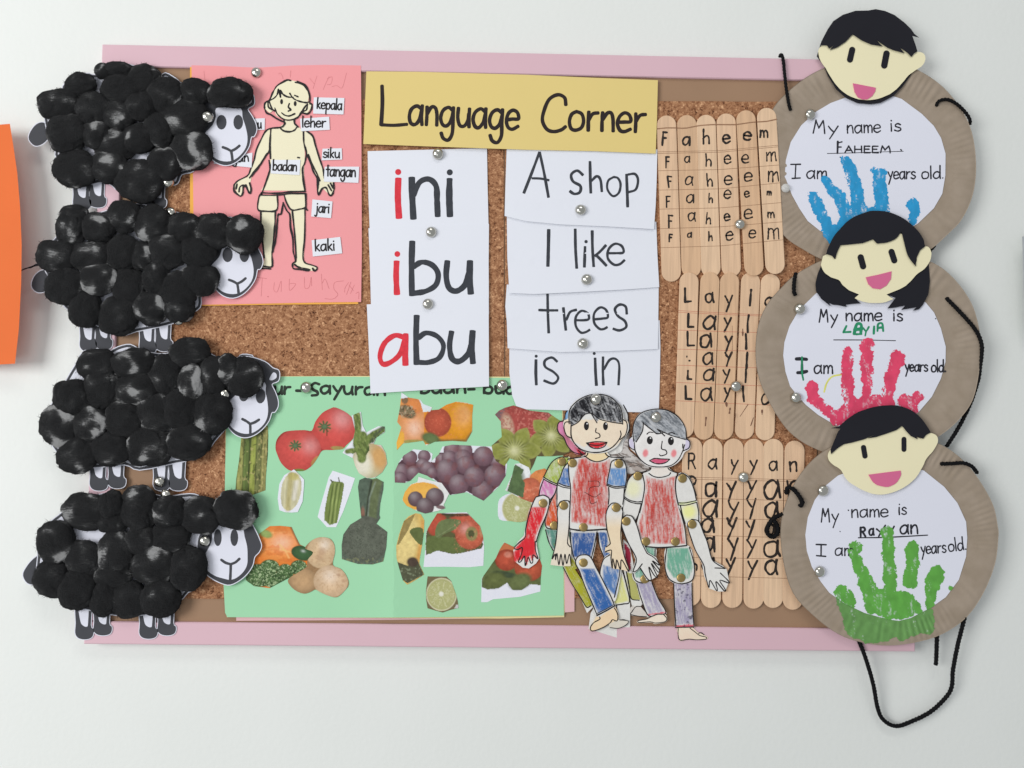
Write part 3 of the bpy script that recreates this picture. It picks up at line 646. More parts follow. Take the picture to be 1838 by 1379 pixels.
pic('turnip_picture', 'turnip with green leaves on white paper', G1, [(1385, 495), (1480, 455), (1500, 600), (1535, 670), (1590, 640), (1660, 605), (1725, 608), (1728, 665), (1640, 720), (1610, 790), (1690, 800), (1735, 880), (1752, 990), (1700, 1080), (1625, 1135), (1545, 1140), (1460, 1090), (1420, 1010), (1400, 935), (1290, 880), (1310, 850), (1400, 740), (1420, 650), (1400, 560)], fN, .25)
def fK(p):   # chinese cabbage
    p.poly(cr([(730, 1100), (800, 1085), (860, 1150), (870, 1230), (850, 1340), (800, 1440), (730, 1475), (670, 1430), (655, 1330), (670, 1200)], True, 3), (196, 190, 156))
    p.line([(760, 1100), (740, 1300), (725, 1460)], 50, (178, 166, 112), 26, .8); p.line([(820, 1180), (790, 1350)], 40, (214, 208, 194), 22, .9); m_ = (p.c[:, 2] < .6)*1.0
    p.ell(790, 1120, 60, 40, (182, 172, 104), 0, .6, 0, alpha=.8); p.noise(.3, 20, m_, 92, 4)
pic('cabbage_picture', 'pale cabbage on a white cut-out', G1, [(790, 1050), (845, 1100), (895, 1155), (893, 1230), (880, 1380), (830, 1490), (770, 1595-100), (700, 1492), (640, 1470), (622, 1350), (640, 1200), (690, 1110)], fK, .3)
def fC(p):   # celery
    p.poly([(1180, 1170), (1290, 1180), (1310, 1200), (1290, 1330), (1255, 1500), (1235, 1600), (1160, 1625), (1100, 1570), (1115, 1420), (1150, 1250)], (118, 134, 74)); m_ = (p.c[:, 2] < .5)*1.0
    for x0 in (1165, 1205, 1245): p.line([(x0+30, 1200), (x0, 1400), (x0-22, 1600)], 9, (84, 98, 50), 7, .9)
    for x0 in (1185, 1225): p.line([(x0+30, 1200), (x0, 1400), (x0-22, 1600)], 12, (158, 170, 106), 8, .7)
    p.noise(.35, 22, m_, 100, 4); p.line([(1190, 1180), (1170, 1160)], 14, (80, 84, 60), 5); p.line([(1260, 1180), (1250, 1135)], 10, (80, 84, 60), 5)
pic('celery_picture', 'green celery on a white cut-out', G1, [(1190, 1062), (1420, 1140), (1370, 1290), (1300, 1480), (1225, 1645), (1130, 1645), (1035, 1540), (1060, 1440), (1110, 1270), (1150, 1130)], fC)
def fZ(p):   # dark cucumbers + broccoli
    p.c[:] = lin((88, 98, 86)); p.line([(1510, 1150), (1500, 1320), (1510, 1550)], 120, (84, 98, 84), 30); p.line([(1650, 1160), (1610, 1330), (1580, 1600)], 110, (96, 106, 74), 26)
    p.line([(1590, 1170), (1560, 1340), (1530, 1600)], 22, (50, 58, 46), 14); p.line([(1630, 1180), (1570, 1340), (1550, 1560)], 14, (130, 142, 130), 14, .7); p.ell(1500, 1500, 20, 60, (150, 92, 76), 0, .8, 0, alpha=.6)
    p.ell(1515, 1800-30, 260, 240, (96, 100, 88), 0, .05, .2); m_ = (p.Y > 1610)*1.0; p.noise(.35, 30); p.spots((112, 118, 104), 9, .54, m_, .1, .75); p.spots((56, 60, 50), 9, .6, m_, .1, .7); p.spots((126, 128, 92), 22, .55, (p.Y > 1960)*1.0, .1, .7)
pic('cucumber_and_broccoli_picture', 'dark cucumbers standing on a broccoli head', G1, [(1520, 1135), (1600, 1150), (1640, 1140), (1715, 1180), (1710, 1260), (1680, 1400), (1670, 1520), (1680, 1550), (1640, 1610), (1752, 1695), (1742, 1850), (1710, 2000), (1600, 2030), (1450, 2025), (1285, 1975), (1282, 1830), (1300, 1720), (1370, 1620), (1485, 1550), (1470, 1420), (1450, 1230), (1465, 1160)], fZ, .15)
def fP(p):   # carrot chunk + parsley
    p.c[:] = lin((228, 124, 50)); p.ell(640, 560, 260, 190, (240, 148, 72), 0, .4, .25, .25, .1, -.1, hs=.5)
    for q in ([(420, 470), (560, 440), (700, 430)], [(430, 620), (600, 600), (760, 640)], [(640, 560), (700, 620), (740, 700)]): p.line(q, 16, (248, 186, 120), 12, .7)
    p.spots((206, 108, 50), 60, .58, None, .1, .5); p.line([(760, 380), (860, 590)], 26, (140, 96, 62), 14, .8)
    p.ell(500, 450, 70, 40, (150, 170, 100), 20, .5, .2); p.ell(880, 650, 120, 75, (66, 98, 62), 15, .1, .4, .4, .0, -.3, hs=.2)
    for e in ((430, 880, 190, 120), (540, 790, 100, 75), (700, 850, 90, 90), (840, 800, 90, 80), (580, 930, 110, 80)): p.ell(*e, (84, 112, 68), 0, .12, .35)
    m_ = np.clip((p.c[:, 1] > p.c[:, 0]*1.1)*1.0, 0, 1)*(p.Y > 720); p.spots((174, 192, 148), 11, .58, m_, .07, .8); p.spots((40, 62, 36), 12, .6, m_, .07, .8); p.noise(.12, 20)
pic('carrot_and_parsley_picture', 'orange carrot piece with parsley', G2, [(540, 372), (650, 368), (765, 380), (800, 460), (850, 560), (1005, 635), (960, 700), (900, 830), (720, 915), (540, 1010), (380, 990), (295, 930), (295, 850), (370, 800), (390, 700), (450, 580), (430, 450)], fP, .1)
def fO(p):   # potatoes
    p.c[:] = lin((150, 118, 84)); p.ell(1070, 640, 150, 165, (214, 184, 146), 15, .04, .22, .3, .1, -.5, hs=.4); p.ell(880, 930, 150, 130, (192, 156, 116), 10, .05, .4); p.ell(1170, 940, 178, 165, (216, 184, 148), 10, .04, .25, .25, -.1, -.3, hs=.5)
    for q in ((1075, 640, 40, 46, .45), (1250, 875, 22, 14, .5), (1300, 935, 20, 16, .4), (1050, 700, 60, 26, .3)): p.ell(q[0], q[1], q[2], q[3], (160, 118, 92), 20, .9, 0, alpha=q[4])
    p.noise(.14, 40); p.spots((178, 140, 104), 16, .64, None, .1, .4)
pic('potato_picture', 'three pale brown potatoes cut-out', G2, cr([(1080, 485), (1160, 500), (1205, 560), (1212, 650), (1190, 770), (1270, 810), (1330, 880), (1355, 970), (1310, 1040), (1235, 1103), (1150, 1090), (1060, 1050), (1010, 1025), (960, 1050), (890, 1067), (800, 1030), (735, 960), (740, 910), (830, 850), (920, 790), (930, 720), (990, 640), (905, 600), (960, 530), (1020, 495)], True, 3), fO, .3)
# fruits
def fX(p):   # persimmon, papaya
    p.c[:] = lin((222, 228, 222)); p.poly([(135, 180), (250, 190), (380, 300), (470, 350), (400, 640), (180, 660), (130, 730), (120, 400)], (226, 150, 84)); p.ell(290, 490, 170, 200, (226, 154, 96), 0, .15, .2, .3, .1, .1, hs=.5)
    p.ell(300, 270, 100, 80, (220, 138, 78), 30, .3, .2); p.ell(235, 340, 95, 60, (126, 112, 84), 30, .3, .3); p.ell(210, 220, 34, 40, (130, 104, 76), 0, .4, .2)
    m_ = ((p.X-235)**2/95**2+(p.Y-340)**2/70**2 < 1)*1.0; p.spots((180, 160, 130), 20, .55, m_, .1, .8); p.spots((66, 60, 44), 18, .6, m_, .1, .8)
    p.poly([(410, 330), (500, 320), (720, 235), (920, 265), (900, 550), (840, 650), (400, 680), (410, 500)], (220, 142, 48)); p.ell(780, 440, 150, 200, (230, 156, 44), 0, .3, .25, .2, .2, -.3, hs=.5); p.ell(550, 450, 140, 150, (186, 88, 66), 0, .08, .35); p.spots((224, 130, 100), 14, .68, None, .1, .4)
    p.ell(790, 380, 60, 70, (206, 136, 56), 0, .9, 0, alpha=.6); p.ell(480, 620, 100, 60, (104, 120, 76), 20, .4, .3); p.line([(560, 640), (840, 640), (900, 560)], 30, (100, 96, 60), 24, .8); p.ell(300, 650, 120, 22, (160, 150, 84), 0, .5, 0); p.ell(160, 650, 40, 110, (236, 176, 74), 12, .2, .1)
    p.poly([(165, 135), (260, 190), (170, 205)], (222, 226, 232)); p.poly([(360, 215), (490, 300), (470, 340), (400, 340)], (214, 222, 226)); p.noise(.12, 24)
pic('persimmon_and_papaya_picture', 'orange persimmon and cut papaya', G3, [(175, 140), (250, 195), (370, 215), (400, 260), (492, 295), (480, 325), (560, 318), (640, 268), (745, 235), (850, 248), (915, 270), (905, 380), (905, 545), (845, 650), (700, 640), (520, 650), (430, 690), (400, 640), (330, 650), (190, 668), (130, 735), (125, 660), (175, 500), (132, 445), (160, 300), (170, 200)], fX)
GC = (122, 92, 102)
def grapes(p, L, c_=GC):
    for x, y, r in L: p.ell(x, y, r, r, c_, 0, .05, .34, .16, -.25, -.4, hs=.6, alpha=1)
def fG(p):
    p.poly([(110, 1070), (110, 900), (200, 820), (330, 860), (520, 860), (560, 760), (900, 760), (1110, 760), (1250, 900), (1240, 1050), (1020, 1250), (850, 1160), (680, 1200), (500, 1020), (260, 1060)], (84, 60, 68))
    grapes(p, ((175, 960, 85), (160, 1030, 70), (410, 800, 66), (262, 815, 78), (395, 890, 70), (300, 975, 78), (440, 930, 78), (700, 740, 90), (585, 830, 60), (670, 820, 80), (830, 740, 78), (810, 820, 92), (1150, 860, 60), (1020, 800, 104), (640, 950, 118), (835, 890, 95), (1010, 1160, 110), (1140, 1000, 112), (765, 1090, 105), (925, 1010, 106), (490, 970, 60)))
    m_ = (p.c[:, 2] < .35)*1.0; p.spots((134, 80, 78), 60, .55, m_, .12, .35); p.noise(.12, 24, m_)
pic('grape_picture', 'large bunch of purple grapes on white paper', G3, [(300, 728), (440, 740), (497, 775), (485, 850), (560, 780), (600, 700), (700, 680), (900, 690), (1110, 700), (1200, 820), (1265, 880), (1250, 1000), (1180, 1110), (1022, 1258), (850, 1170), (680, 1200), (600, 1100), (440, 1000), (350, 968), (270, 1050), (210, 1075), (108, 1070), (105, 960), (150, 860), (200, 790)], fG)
def fS(p):   # mango with grapes
    p.c[:] = lin((226, 226, 224)); p.poly(cr([(200, 1290), (190, 1220), (250, 1110), (360, 1070), (480, 1080), (560, 1130), (600, 1250), (450, 1330), (300, 1350)], True, 3), (232, 172, 78)); p.ell(390, 1180, 160, 90, (238, 182, 88), 0, .7, .1)
    p.ell(580, 1325, 50, 20, (128, 104, 106), 10, .3, .1); grapes(p, ((520, 1220, 95), (320, 1240, 78), (420, 1320, 92)), (106, 84, 90)); p.noise(.1, 24)
pic('mango_and_grapes_picture', 'yellow mango behind three grapes', G3, [(350, 1010), (440, 1040), (590, 1075), (668, 1185), (610, 1300), (628, 1335), (560, 1360), (420, 1390), (330, 1360), (230, 1310), (185, 1250), (210, 1170), (270, 1090), (340, 1065)], fS, .3)
def fW(p):   # pomegranate / kiwi
    p.c[:] = lin((150, 84, 78)); p.poly([(1135, 360), (1230, 300), (1250, 340), (1200, 430)], (122, 96, 98)); p.ell(1440, 450, 240, 190, (166, 78, 72), 10, .1, .2); p.spots((206, 130, 118), 16, .58, (p.Y < 600)*1.0, .1, .6)
    p.ell(1270, 490, 60, 130, (206, 176, 152), -12, .5, .1, alpha=.9); p.spots((160, 84, 74), 16, .56, ((p.X < 1360)*(p.Y < 600))*1.0, .1, .6)
    def kiwi(cx, cy, r0, n, ph):
        th = np.arctan2(p.Y-cy, p.X-cx); rr = np.hypot(p.X-cx, (p.Y-cy)*1.05); tri_ = 1-np.abs(((th-ph)*n/(2*math.pi)) % 1*2-1); rad = r0*(.66+.42*tri_**.8)
        m_ = np.clip((rad-rr)/10+.5, 0, 1); p.mix(m_, (138, 142, 70)); p.mix(m_*np.clip(1-tri_*3.2, 0, 1)*.6*(rr > r0*.25), (78, 82, 38)); p.mix(m_*np.clip((rr/rad-.8)*5, 0, 1)*.5, (168, 168, 104))
        p.mix(m_*np.exp(-((rr-r0*.38)/(r0*.1))**2)*(np.sin(th*26) > .2)*.6, (52, 50, 30)); p.mix(m_*np.exp(-(rr/(r0*.22))**2)*.95, (214, 212, 168)); p.mix(m_*np.exp(-((rr-r0*.3)/(r0*.25))**2)*(.5+.5*np.sin(th*22))*.5, (190, 190, 130))
    p.mix((p.Y > 640)*(p.X < 1600)*1.0, (96, 84, 58)); p.mix((p.Y > 560)*(p.X >= 1560)*1.0, (98, 88, 60)); kiwi(1720, 590, 230, 6, .2); kiwi(1340, 745, 262, 6, .5); p.noise(.2, 26)
pic('pomegranate_and_kiwi_picture', 'red pomegranate with cut green kiwi slices', G3, [(1240, 300), (1330, 275), (1500, 330), (1690, 350), (1790, 420), (1900, 480), (1960, 600), (1950, 740), (1830, 790), (1720, 800), (1570, 800), (1540, 880), (1505, 945), (1430, 900), (1380, 850), (1290, 820), (1240, 900), (1150, 850), (1120, 780), (1105, 690), (1210, 600), (1200, 440), (1140, 370), (1180, 330)], fW, .1)
def fL(cx, cy, r):
    def f(p):
        p.poly([(cx-200, cy-200), (cx+60, cy-200), (cx, cy+20), (cx-200, cy+60)], (120, 104, 74), .0)
        th = np.arctan2(p.Y-cy, p.X-cx); p.ell(cx, cy, r, r*1.08, (206, 202, 168), 0, .03, .02); p.ell(cx, cy, r*.93, r*1.0, (178, 178, 124), 0, .04, .05)
        rr = np.hypot(p.X-cx, p.Y-cy); p.mix((np.abs(np.sin(th*5+.4)) < .09)*(rr < r*.88)*.6, (214, 212, 176)); p.spots((208, 206, 166), 12, .55, (rr < r*.85)*1.0, .15, .5); p.ell(cx-2, cy-4, 24, 24, (226, 224, 210), 0, .6, 0); p.noise(.08, 24)
    return f
def fL1(p): p.c[:] = lin((116, 104, 76)); fL(588, 1075, 158)(p); p.poly([(740, 1180), (770, 1180), (760, 1220), (720, 1220)], (220, 220, 220), .7)
pic('lime_slice_picture', 'lime slice cut-out at the bottom', G4, [(445, 890), (640, 892), (690, 940), (740, 1080), (755, 1140), (765, 1215), (680, 1235), (600, 1262), (520, 1240), (445, 1218), (430, 1130), (428, 1040)], fL1)
pic('lime_slice_picture', 'half lime slice on white paper', G4, cr([(1290, 35), (1420, 60), (1520, 120), (1530, 200), (1480, 300), (1400, 330), (1300, 320), (1185, 300), (1170, 180), (1190, 90)], True, 3), fL(1370, 190, 158), .1)
def fR(p):   # orange fruit with leaf
    p.c[:] = lin((226, 228, 230)); p.ell(1640, 1060, 150, 150, (222, 140, 84), 0, .06, .2); p.ell(1500, 1150, 130, 130, (204, 112, 84), 0, .06, .3); p.spots((226, 150, 120), 22, .6, (p.Y > 1060)*1.0, .1, .5)
    p.poly([(1345, 880), (1440, 940), (1400, 1010), (1450, 1080), (1430, 1230), (1265, 1160), (1310, 1010)], (88, 108, 74)); p.ell(1370, 1060, 60, 120, (96, 118, 78), 15, .7, .3); p.noise(.3, 30)
pic('orange_fruit_picture', 'orange fruit with a dark green leaf on white paper', G3, [(1345, 878), (1400, 872), (1490, 915), (1510, 990), (1560, 950), (1650, 925), (1760, 1000), (1760, 1200), (1600, 1290), (1500, 1270), (1400, 1230), (1245, 1150), (1320, 980)], fR, .2)
def fB(p):   # banana / mango
    p.c[:] = lin((214, 176, 98)); p.ell(240, 560, 110, 300, (230, 206, 138), 12, .5, .15); p.poly([(200, 320), (320, 240), (240, 420), (150, 560), (130, 560)], (126, 108, 64), .8); p.line([(395, 330), (380, 500), (350, 700)], 30, (214, 158, 88), 24, .9)
    p.poly(cr([(260, 430), (300, 390), (400, 400), (390, 560), (340, 540), (290, 480)], True, 3), (98, 108, 64)); p.poly([(130, 740), (240, 780), (290, 700), (350, 740), (410, 870), (240, 960), (190, 930)], (84, 86, 66)); p.ell(290, 740, 60, 50, (84, 70, 60), 0, .4, .2); p.noise(.25, 30); p.spots((150, 160, 130), 20, .62, (p.Y > 800)*1.0, .1, .5)
pic('banana_picture', 'yellow mango wedge with a green leaf', G4, [(320, 238), (375, 248), (412, 310), (408, 420), (390, 560), (365, 700), (360, 760), (410, 870), (300, 940), (235, 975), (190, 930), (150, 800), (125, 700), (122, 580), (150, 460), (200, 320), (250, 270)], fB)
def fE(p):   # red guavas / apples with leaves
    p.c[:] = lin((226, 226, 236)); p.poly([(430, 670), (430, 430), (545, 240), (850, 240), (1020, 560), (1000, 600), (830, 640), (700, 660), (540, 620)], (90, 90, 58)); p.ell(540, 350, 110, 130, (188, 86, 66), 0, .2, .3); p.ell(800, 350, 150, 110, (196, 96, 74), 0, .2, .25)
    p.poly(cr([(440, 660), (430, 500), (520, 470), (600, 480), (740, 500), (830, 630), (700, 655), (560, 620)], True, 3), (100, 112, 66)); p.poly(cr([(520, 450), (560, 330), (680, 295), (790, 320), (740, 400), (620, 450), (560, 500)], True, 3), (110, 122, 80)); p.line([(540, 480), (640, 420), (780, 330)], 5, (150, 156, 116), 5, .7)
    p.ell(880, 460, 150, 150, (206, 106, 80), 0, .06, .35, .2, -.3, -.4, hs=.4); p.ell(900, 450, 62, 74, (150, 140, 92), 0, .3, .2); p.ell(895, 450, 34, 38, (84, 84, 56), 0, .4, .2); p.ell(1000, 420, 20, 60, (180, 150, 110), 0, .8, 0, alpha=.6); p.line([(600, 245), (700, 262), (860, 255)], 24, (70, 62, 48), 14, .9)
    m_ = (p.c[:, 2] < .4)*1.0; p.noise(.22, 28, m_); p.spots((226, 140, 112), 14, .64, m_*(p.X > 720), .1, .4)
pic('guava_picture', 'red fruit with green leaves above a white strip', G4, [(545, 240), (690, 232), (850, 228), (880, 260), (985, 370), (1015, 470), (1028, 580), (1020, 780), (870, 795), (640, 790), (403, 792), (420, 620), (430, 430), (480, 340)], fE)
def fE2(p):
    p.c[:] = lin((226, 226, 236)); p.poly([(1005, 1000), (1005, 910), (1180, 600), (1240, 540), (1620, 700), (1615, 980), (1500, 970), (1420, 1030), (1320, 1030), (1265, 955), (1180, 1010), (1060, 1025)], (96, 104, 64)); p.ell(1290, 640, 120, 100, (196, 116, 76), 20, .2, .2); p.ell(1260, 720, 120, 110, (186, 84, 62), 0, .1, .4); p.ell(1490, 800, 150, 140, (190, 92, 66), 0, .08, .4)
    p.ell(1275, 665, 40, 30, (214, 140, 120), 0, .6, 0, alpha=.8); p.ell(1250, 870, 130, 30, (70, 82, 60), 10, .5, .2); p.ell(1140, 930, 110, 80, (104, 112, 66), -20, .4, .3); p.ell(1400, 940, 120, 80, (108, 118, 74), -20, .4, .3); m_ = (p.c[:, 2] < .4)*1.0; p.noise(.25, 30, m_)
pic('guava_picture', 'two red fruits with leaves above a torn white strip', G4, [(1235, 538), (1320, 580), (1450, 600), (1580, 640), (1625, 780), (1612, 900), (1608, 1045), (1400, 1100), (1120, 1125), (1060, 1155), (998, 1155), (1003, 910), (1060, 830), (1150, 700), (1190, 610)], fE2)
# ================================================================= CRAFT STICKS
woodms = []
for tone in ((222, 186, 152), (214, 176, 140), (226, 192, 158)):
    m, nt, b = newmat('stick_wood')
    tc_ = nt.nodes.new('ShaderNodeTexCoord'); mp = nt.nodes.new('ShaderNodeMapping'); mp.inputs['Scale'].default_value = (300, 300, 14)
    oi = nt.nodes.new('ShaderNodeObjectInfo'); va = nt.nodes.new('ShaderNodeVectorMath'); va.operation = 'ADD'
    nt.links.new(tc_.outputs['Object'], va.inputs[0]); nt.links.new(oi.outputs['Random'], va.inputs[1]); nt.links.new(va.outputs[0], mp.inputs[0])
    n = nd(nt, 'ShaderNodeTexNoise', Scale=1.0, Detail=5.0, Roughness=.6); nt.links.new(mp.outputs[0], n.inputs['Vector'])
    rp = nt.nodes.new('ShaderNodeValToRGB'); e = rp.color_ramp.elements; e[0].position = .3; e[0].color = C(tuple(v*.90 for v in tone)); e[1].position = .62; e[1].color = C(tone)
    nt.links.new(n.outputs['Fac'], rp.inputs[0]); nt.links.new(rp.outputs[0], b.inputs['Base Color'])
    bp = nd(nt, 'ShaderNodeBump', Strength=.25, Distance=.0002); nt.links.new(n.outputs['Fac'], bp.inputs['Height']); nt.links.new(bp.outputs[0], b.inputs['Normal'])
    b.inputs['Roughness'].default_value = .6; woodms.append(m)
def stick_into(mb, tx, ty, bx, by, hw, h, t=1.7):
    """rounded flat stick from tip to tip (photo px)"""
    L = math.hypot(bx-tx, by-ty); ux, uy = (bx-tx)/L, (by-ty)/L; nx, ny = -uy, ux
    def ring(r, n=12):
        out = []
        for k in range(n+1):
            a = math.pi*k/n; out.append((tx+ux*hw+nx*r*math.cos(a)-ux*r*math.sin(a), ty+uy*hw+ny*r*math.cos(a)-uy*r*math.sin(a)))
        for k in range(n+1):
            a = math.pi*k/n; out.append((bx-ux*hw-nx*r*math.cos(a)+ux*r*math.sin(a), by-uy*hw-ny*r*math.cos(a)+uy*r*math.sin(a)))
        return out
    A = ring(hw); Bv = ring(hw-.7); n = len(A)
    X = [p[0] for p in A]*2+[p[0] for p in Bv]; Y = [p[1] for p in A]*2+[p[1] for p in Bv]
    Hh = np.array([h-t]*n+[h-.4]*n+[h]*n) if not callable(h) else np.concatenate([h(np.array(X[:n]), np.array(Y[:n]))-t, h(np.array(X[:n]), np.array(Y[:n]))-.4, h(np.array(X[2*n:]), np.array(Y[2*n:]))])
    F = [(i, (i+1) % n, n+(i+1) % n, n+i) for i in range(n)]+[(n+i, n+(i+1) % n, 2*n+(i+1) % n, 2*n+i) for i in range(n)]+[tuple(range(2*n, 3*n)), tuple(range(n-1, -1, -1))]
    mb.addw(X, Y, Hh, F)
def sticks(label_, blk2, spec, hw, hs, lets, lines, penw, inkc, linec, at):
    t = thing('craft_stick_set', label_, 'craft sticks', at, 17, 'sets of lettered craft sticks')
    hl = []
    for i, (tx, ty, bx, by) in enumerate(spec):
        (a, b_), (c_, d_) = blk2((tx, ty), (bx, by)); mb = M(); stick_into(mb, a, b_, c_, d_, hw/blk2.s, hs[i]); mb.build('stick', random.choice(woodms), t); hl.append((a, c_, b_, d_, hs[i]))
    def hh(x, y):
        x = np.asarray(x, float); best = np.full(x.shape, 1e9); out = np.zeros(x.shape)
        for a, c_, b_, d_, h in hl:
            cx = a+(c_-a)*(y-b_)/(d_-b_); d = np.abs(x-cx); k = d < best; best = np.where(k, d, best); out = np.where(k, h, out)
        return out
    mb = M()
    for it in lets:
        ch, x, y, xh = it[:4]; wv = it[4] if len(it) > 4 else penw
        for q in glyph(ch, x, y, xh, 1.0, random.uniform(-.08, .08), 5): stroke_into(mb, blk2(*q), wv*1.22/blk2.s, hh, jit=.2)
    props(mb.build('lettering', inkc, t), kind='stuff')
    # ruled pencil lines, one piece per stick so that they follow it
    mb = M()
    for ln in lines:
        pts, wv = ln
        for a, c_, b_, d_, h in hl:
            seg = []
            for k in range(7):
                pass
            P = blk2(*pts); xs = np.array([p[0] for p in P]); ys = np.array([p[1] for p in P])
            ym = np.interp((a+c_)/2, xs, ys); cx = a+(c_-a)*(ym-b_)/(d_-b_); x0 = max(cx-hw/blk2.s+.4, xs.min()); x1 = min(cx+hw/blk2.s-.4, xs.max())
            if x1-x0 < 3: continue
            xx = np.linspace(x0, x1, 5); yy = np.interp(xx, xs, ys); stroke_into(mb, list(zip(xx, yy)), wv/blk2.s, h, smooth=False)
    props(mb.build('ruled_lines', linec, t), kind='stuff')
    return t
S1 = B(1160, 180, 4.179); S2 = B(1180, 470, 4.179); S3 = B(1180, 770, 4.057)
kb = ink((40, 32, 28)); pencil = ink((150, 112, 86), .8); redline = ink((196, 118, 96), .8)
L1 = [('F', 118, 335, 58, 13), ('a', 272, 332, 62, 12), ('h', 425, 328, 62, 12), ('e', 575, 320, 62, 13), ('e', 730, 300, 66, 13), ('m', 853, 278, 52, 12)]
for k, (yF, ya, yh, ye, ye2, ym) in enumerate(((505, 465, 495, 475, 472, 455), (655, 632, 645, 630, 608, 608), (805, 768, 770, 735, 725, 712), (955, 905, 928, 905, 890, 885), (1062, 1030, 1055, 1048, 1030, 1040))):
    L1 += [('F', (147, 165, 150, 165, 170)[k], yF, (48, 50, 50, 54, 34)[k], 10), ('a', (285, 292, 303, 312, 310)[k], ya, (46, 62, 60, 62, 34)[k], 9), ('h', (447, 457, 468, 448, 467)[k], yh, (52, 52, 38, 46, 38)[k], 9),
           ('e', (585, 585, 580, 585, 598)[k], ye, (58, 66, 62, 52, 62)[k], 10), ('e', (717, 735, 737, 735, 768)[k], ye2, (62, 66, 42, 72, 60)[k], 10), ('m', (903, 912, 905, 912, 912)[k], ym, (66, 74, 30, 44, 80)[k], 9)]
ln = [([(80, 215), (150, 208), (215, 208), (290, 212), (400, 190), (500, 183), (670, 184), (800, 165), (900, 160), (980, 143)], 9)]
for a, b_ in ((388, 332), (400, 344), (530, 482), (675, 615), (818, 765), (965, 910), (1108, 1045)): ln.append(([(70, a), (560, a-10-(5 if a > 900 else 0)), (1050, b_)], 3))
sticks('six craft sticks lettered Faheem, topmost of the three stick sets', S1, [(150, 115, 190, 1362), (303, 112, 340, 1330), (447, 110, 487, 1330), (598, 100, 640, 1325), (745, 76, 812, 1318), (900, 58, 970, 1305)], 73,
       [17.0, 17.1, 17.0, 17.2, 18.9, 20.9], L1, ln, 11, kb, pencil, (1295, 350))
L2 = []
for k, y in enumerate((300, 488, 630, 760, 880, 1030)):
    if k == 3: L2.append(('.', 215, 715, 60, 9)); L2.append(('.', 235, 745, 60, 12))
    if k != 3: L2.append(('L', (208, 228, 226, 0, 226, 212)[k], y, (60, 56, 60, 0, 36, 58)[k], 14))
    L2.append(('a', (362, 345, 322, 340, 345, 325)[k], y+(5, 15, 15, 5, 10, 10)[k], (66, 98, 98, 84, 88, 92)[k], 15 if k in (1, 2) else 13))
    L2.append(('y', (508, 498, 508, 508, 495, 498)[k], (325, 480, 622, 740, 870, 1005)[k], (68, 60, 62, 60, 58, 58)[k], 13))
    L2.append(('l', (690, 675, 665, 663, 658, 645)[k], (325, 528, 655, 800, 905, 1050)[k], (64, 72, 62, 68, 58, 64)[k], 14))
L2 += [('a', 808, 330, 60, 12), ('a', 782, 1070, 84, 12)]
ln = []
for a, b_, in ((365, 402), (378, 412), (512, 535), (655, 675), (775, 800), (905, 935), (1042, 1078)): ln.append(([(130, a), (480, (a+b_)/2), (890, b_)], 3))
s2 = sticks('five craft sticks lettered Layla, middle of the three stick sets', S2, [(240, 80, 200, 1320), (397, 78, 345, 1335), (545, 82, 495, 1335), (702, 80, 650, 1332), (850, 90, 805, 1340)], 72,
       [18.8, 18.9, 18.8, 16.8, 16.9], L2, ln, 13, kb, redline, (1310, 635))
mb = M()
for q in ([(562, 480), (562, 640), (555, 700)], [(640, 505), (640, 555)], [(590, 1140), (580, 1210)], [(680, 1070), (620, 1160)], [(545, 1100), (540, 1135)], [(517, 1060), (520, 1085)], [(720, 1170), (700, 1230)], [(785, 1115), (785, 1145)], [(365, 1170), (360, 1230)]): stroke_into(mb, S2(*q), random.choice((4, 8, 12))/4.18, 18.9 if q[0][0] < 600 else 16.9, jit=.6)
props(mb.build('ink_smudges', ink((120, 84, 66)), s2), kind='stuff')
L3 = [('R', 225, 290, 66, 11), ('a', 372, 288, 68, 11), ('y', 532, 288, 62, 11), ('y', 675, 290, 62, 11), ('a', 815, 300, 66, 11), ('n', 965, 308, 66, 12)]
for k in range(5):
    L3 += [('a', (345, 330, 325, 330, 330)[k], (485, 640, 755, 890, 1040)[k], (95, 120, 100, 98, 95)[k], 15), ('y', (508, 512, 505, 515, 497)[k], (470, 620, 740, 890, 1020)[k], (78, 90, 88, 88, 78)[k], 13),
           ('y', (650, 655, 645, 650, 655)[k], (450, 595, 745, 885, 1040)[k], (78, 84, 78, 80, 82)[k], 13), ('a', (782, 785, 790, 782, 782)[k], (510, 650, 780, 935, 1055)[k], (128, 108, 80, 120, 100)[k], 15)]
L3 += [('R', 222, 480, 80, 13), ('n', 945, 500, 120, 14), ('n', 250, 1030, 50, 12)]
ln = []
for a, b_ in ((350, 372), (365, 385), (502, 525), (650, 665), (772, 795), (935, 950), (1068, 1092)): ln.append(([(180, a), (600, (a+b_)/2), (1070, b_)], 3))
sticks('six craft sticks lettered Rayyan, lowest of the three stick sets', S3, [(255, 62, 240, 1290), (403, 70, 390, 1305), (556, 70, 545, 1305), (703, 72, 700, 1310), (845, 72, 842, 1305), (1000, 85, 985, 1318)], 73,
       [16.9, 16.8, 16.9, 16.8, 16.9, 16.8], L3, ln, 13, kb, pencil, (1330, 940))

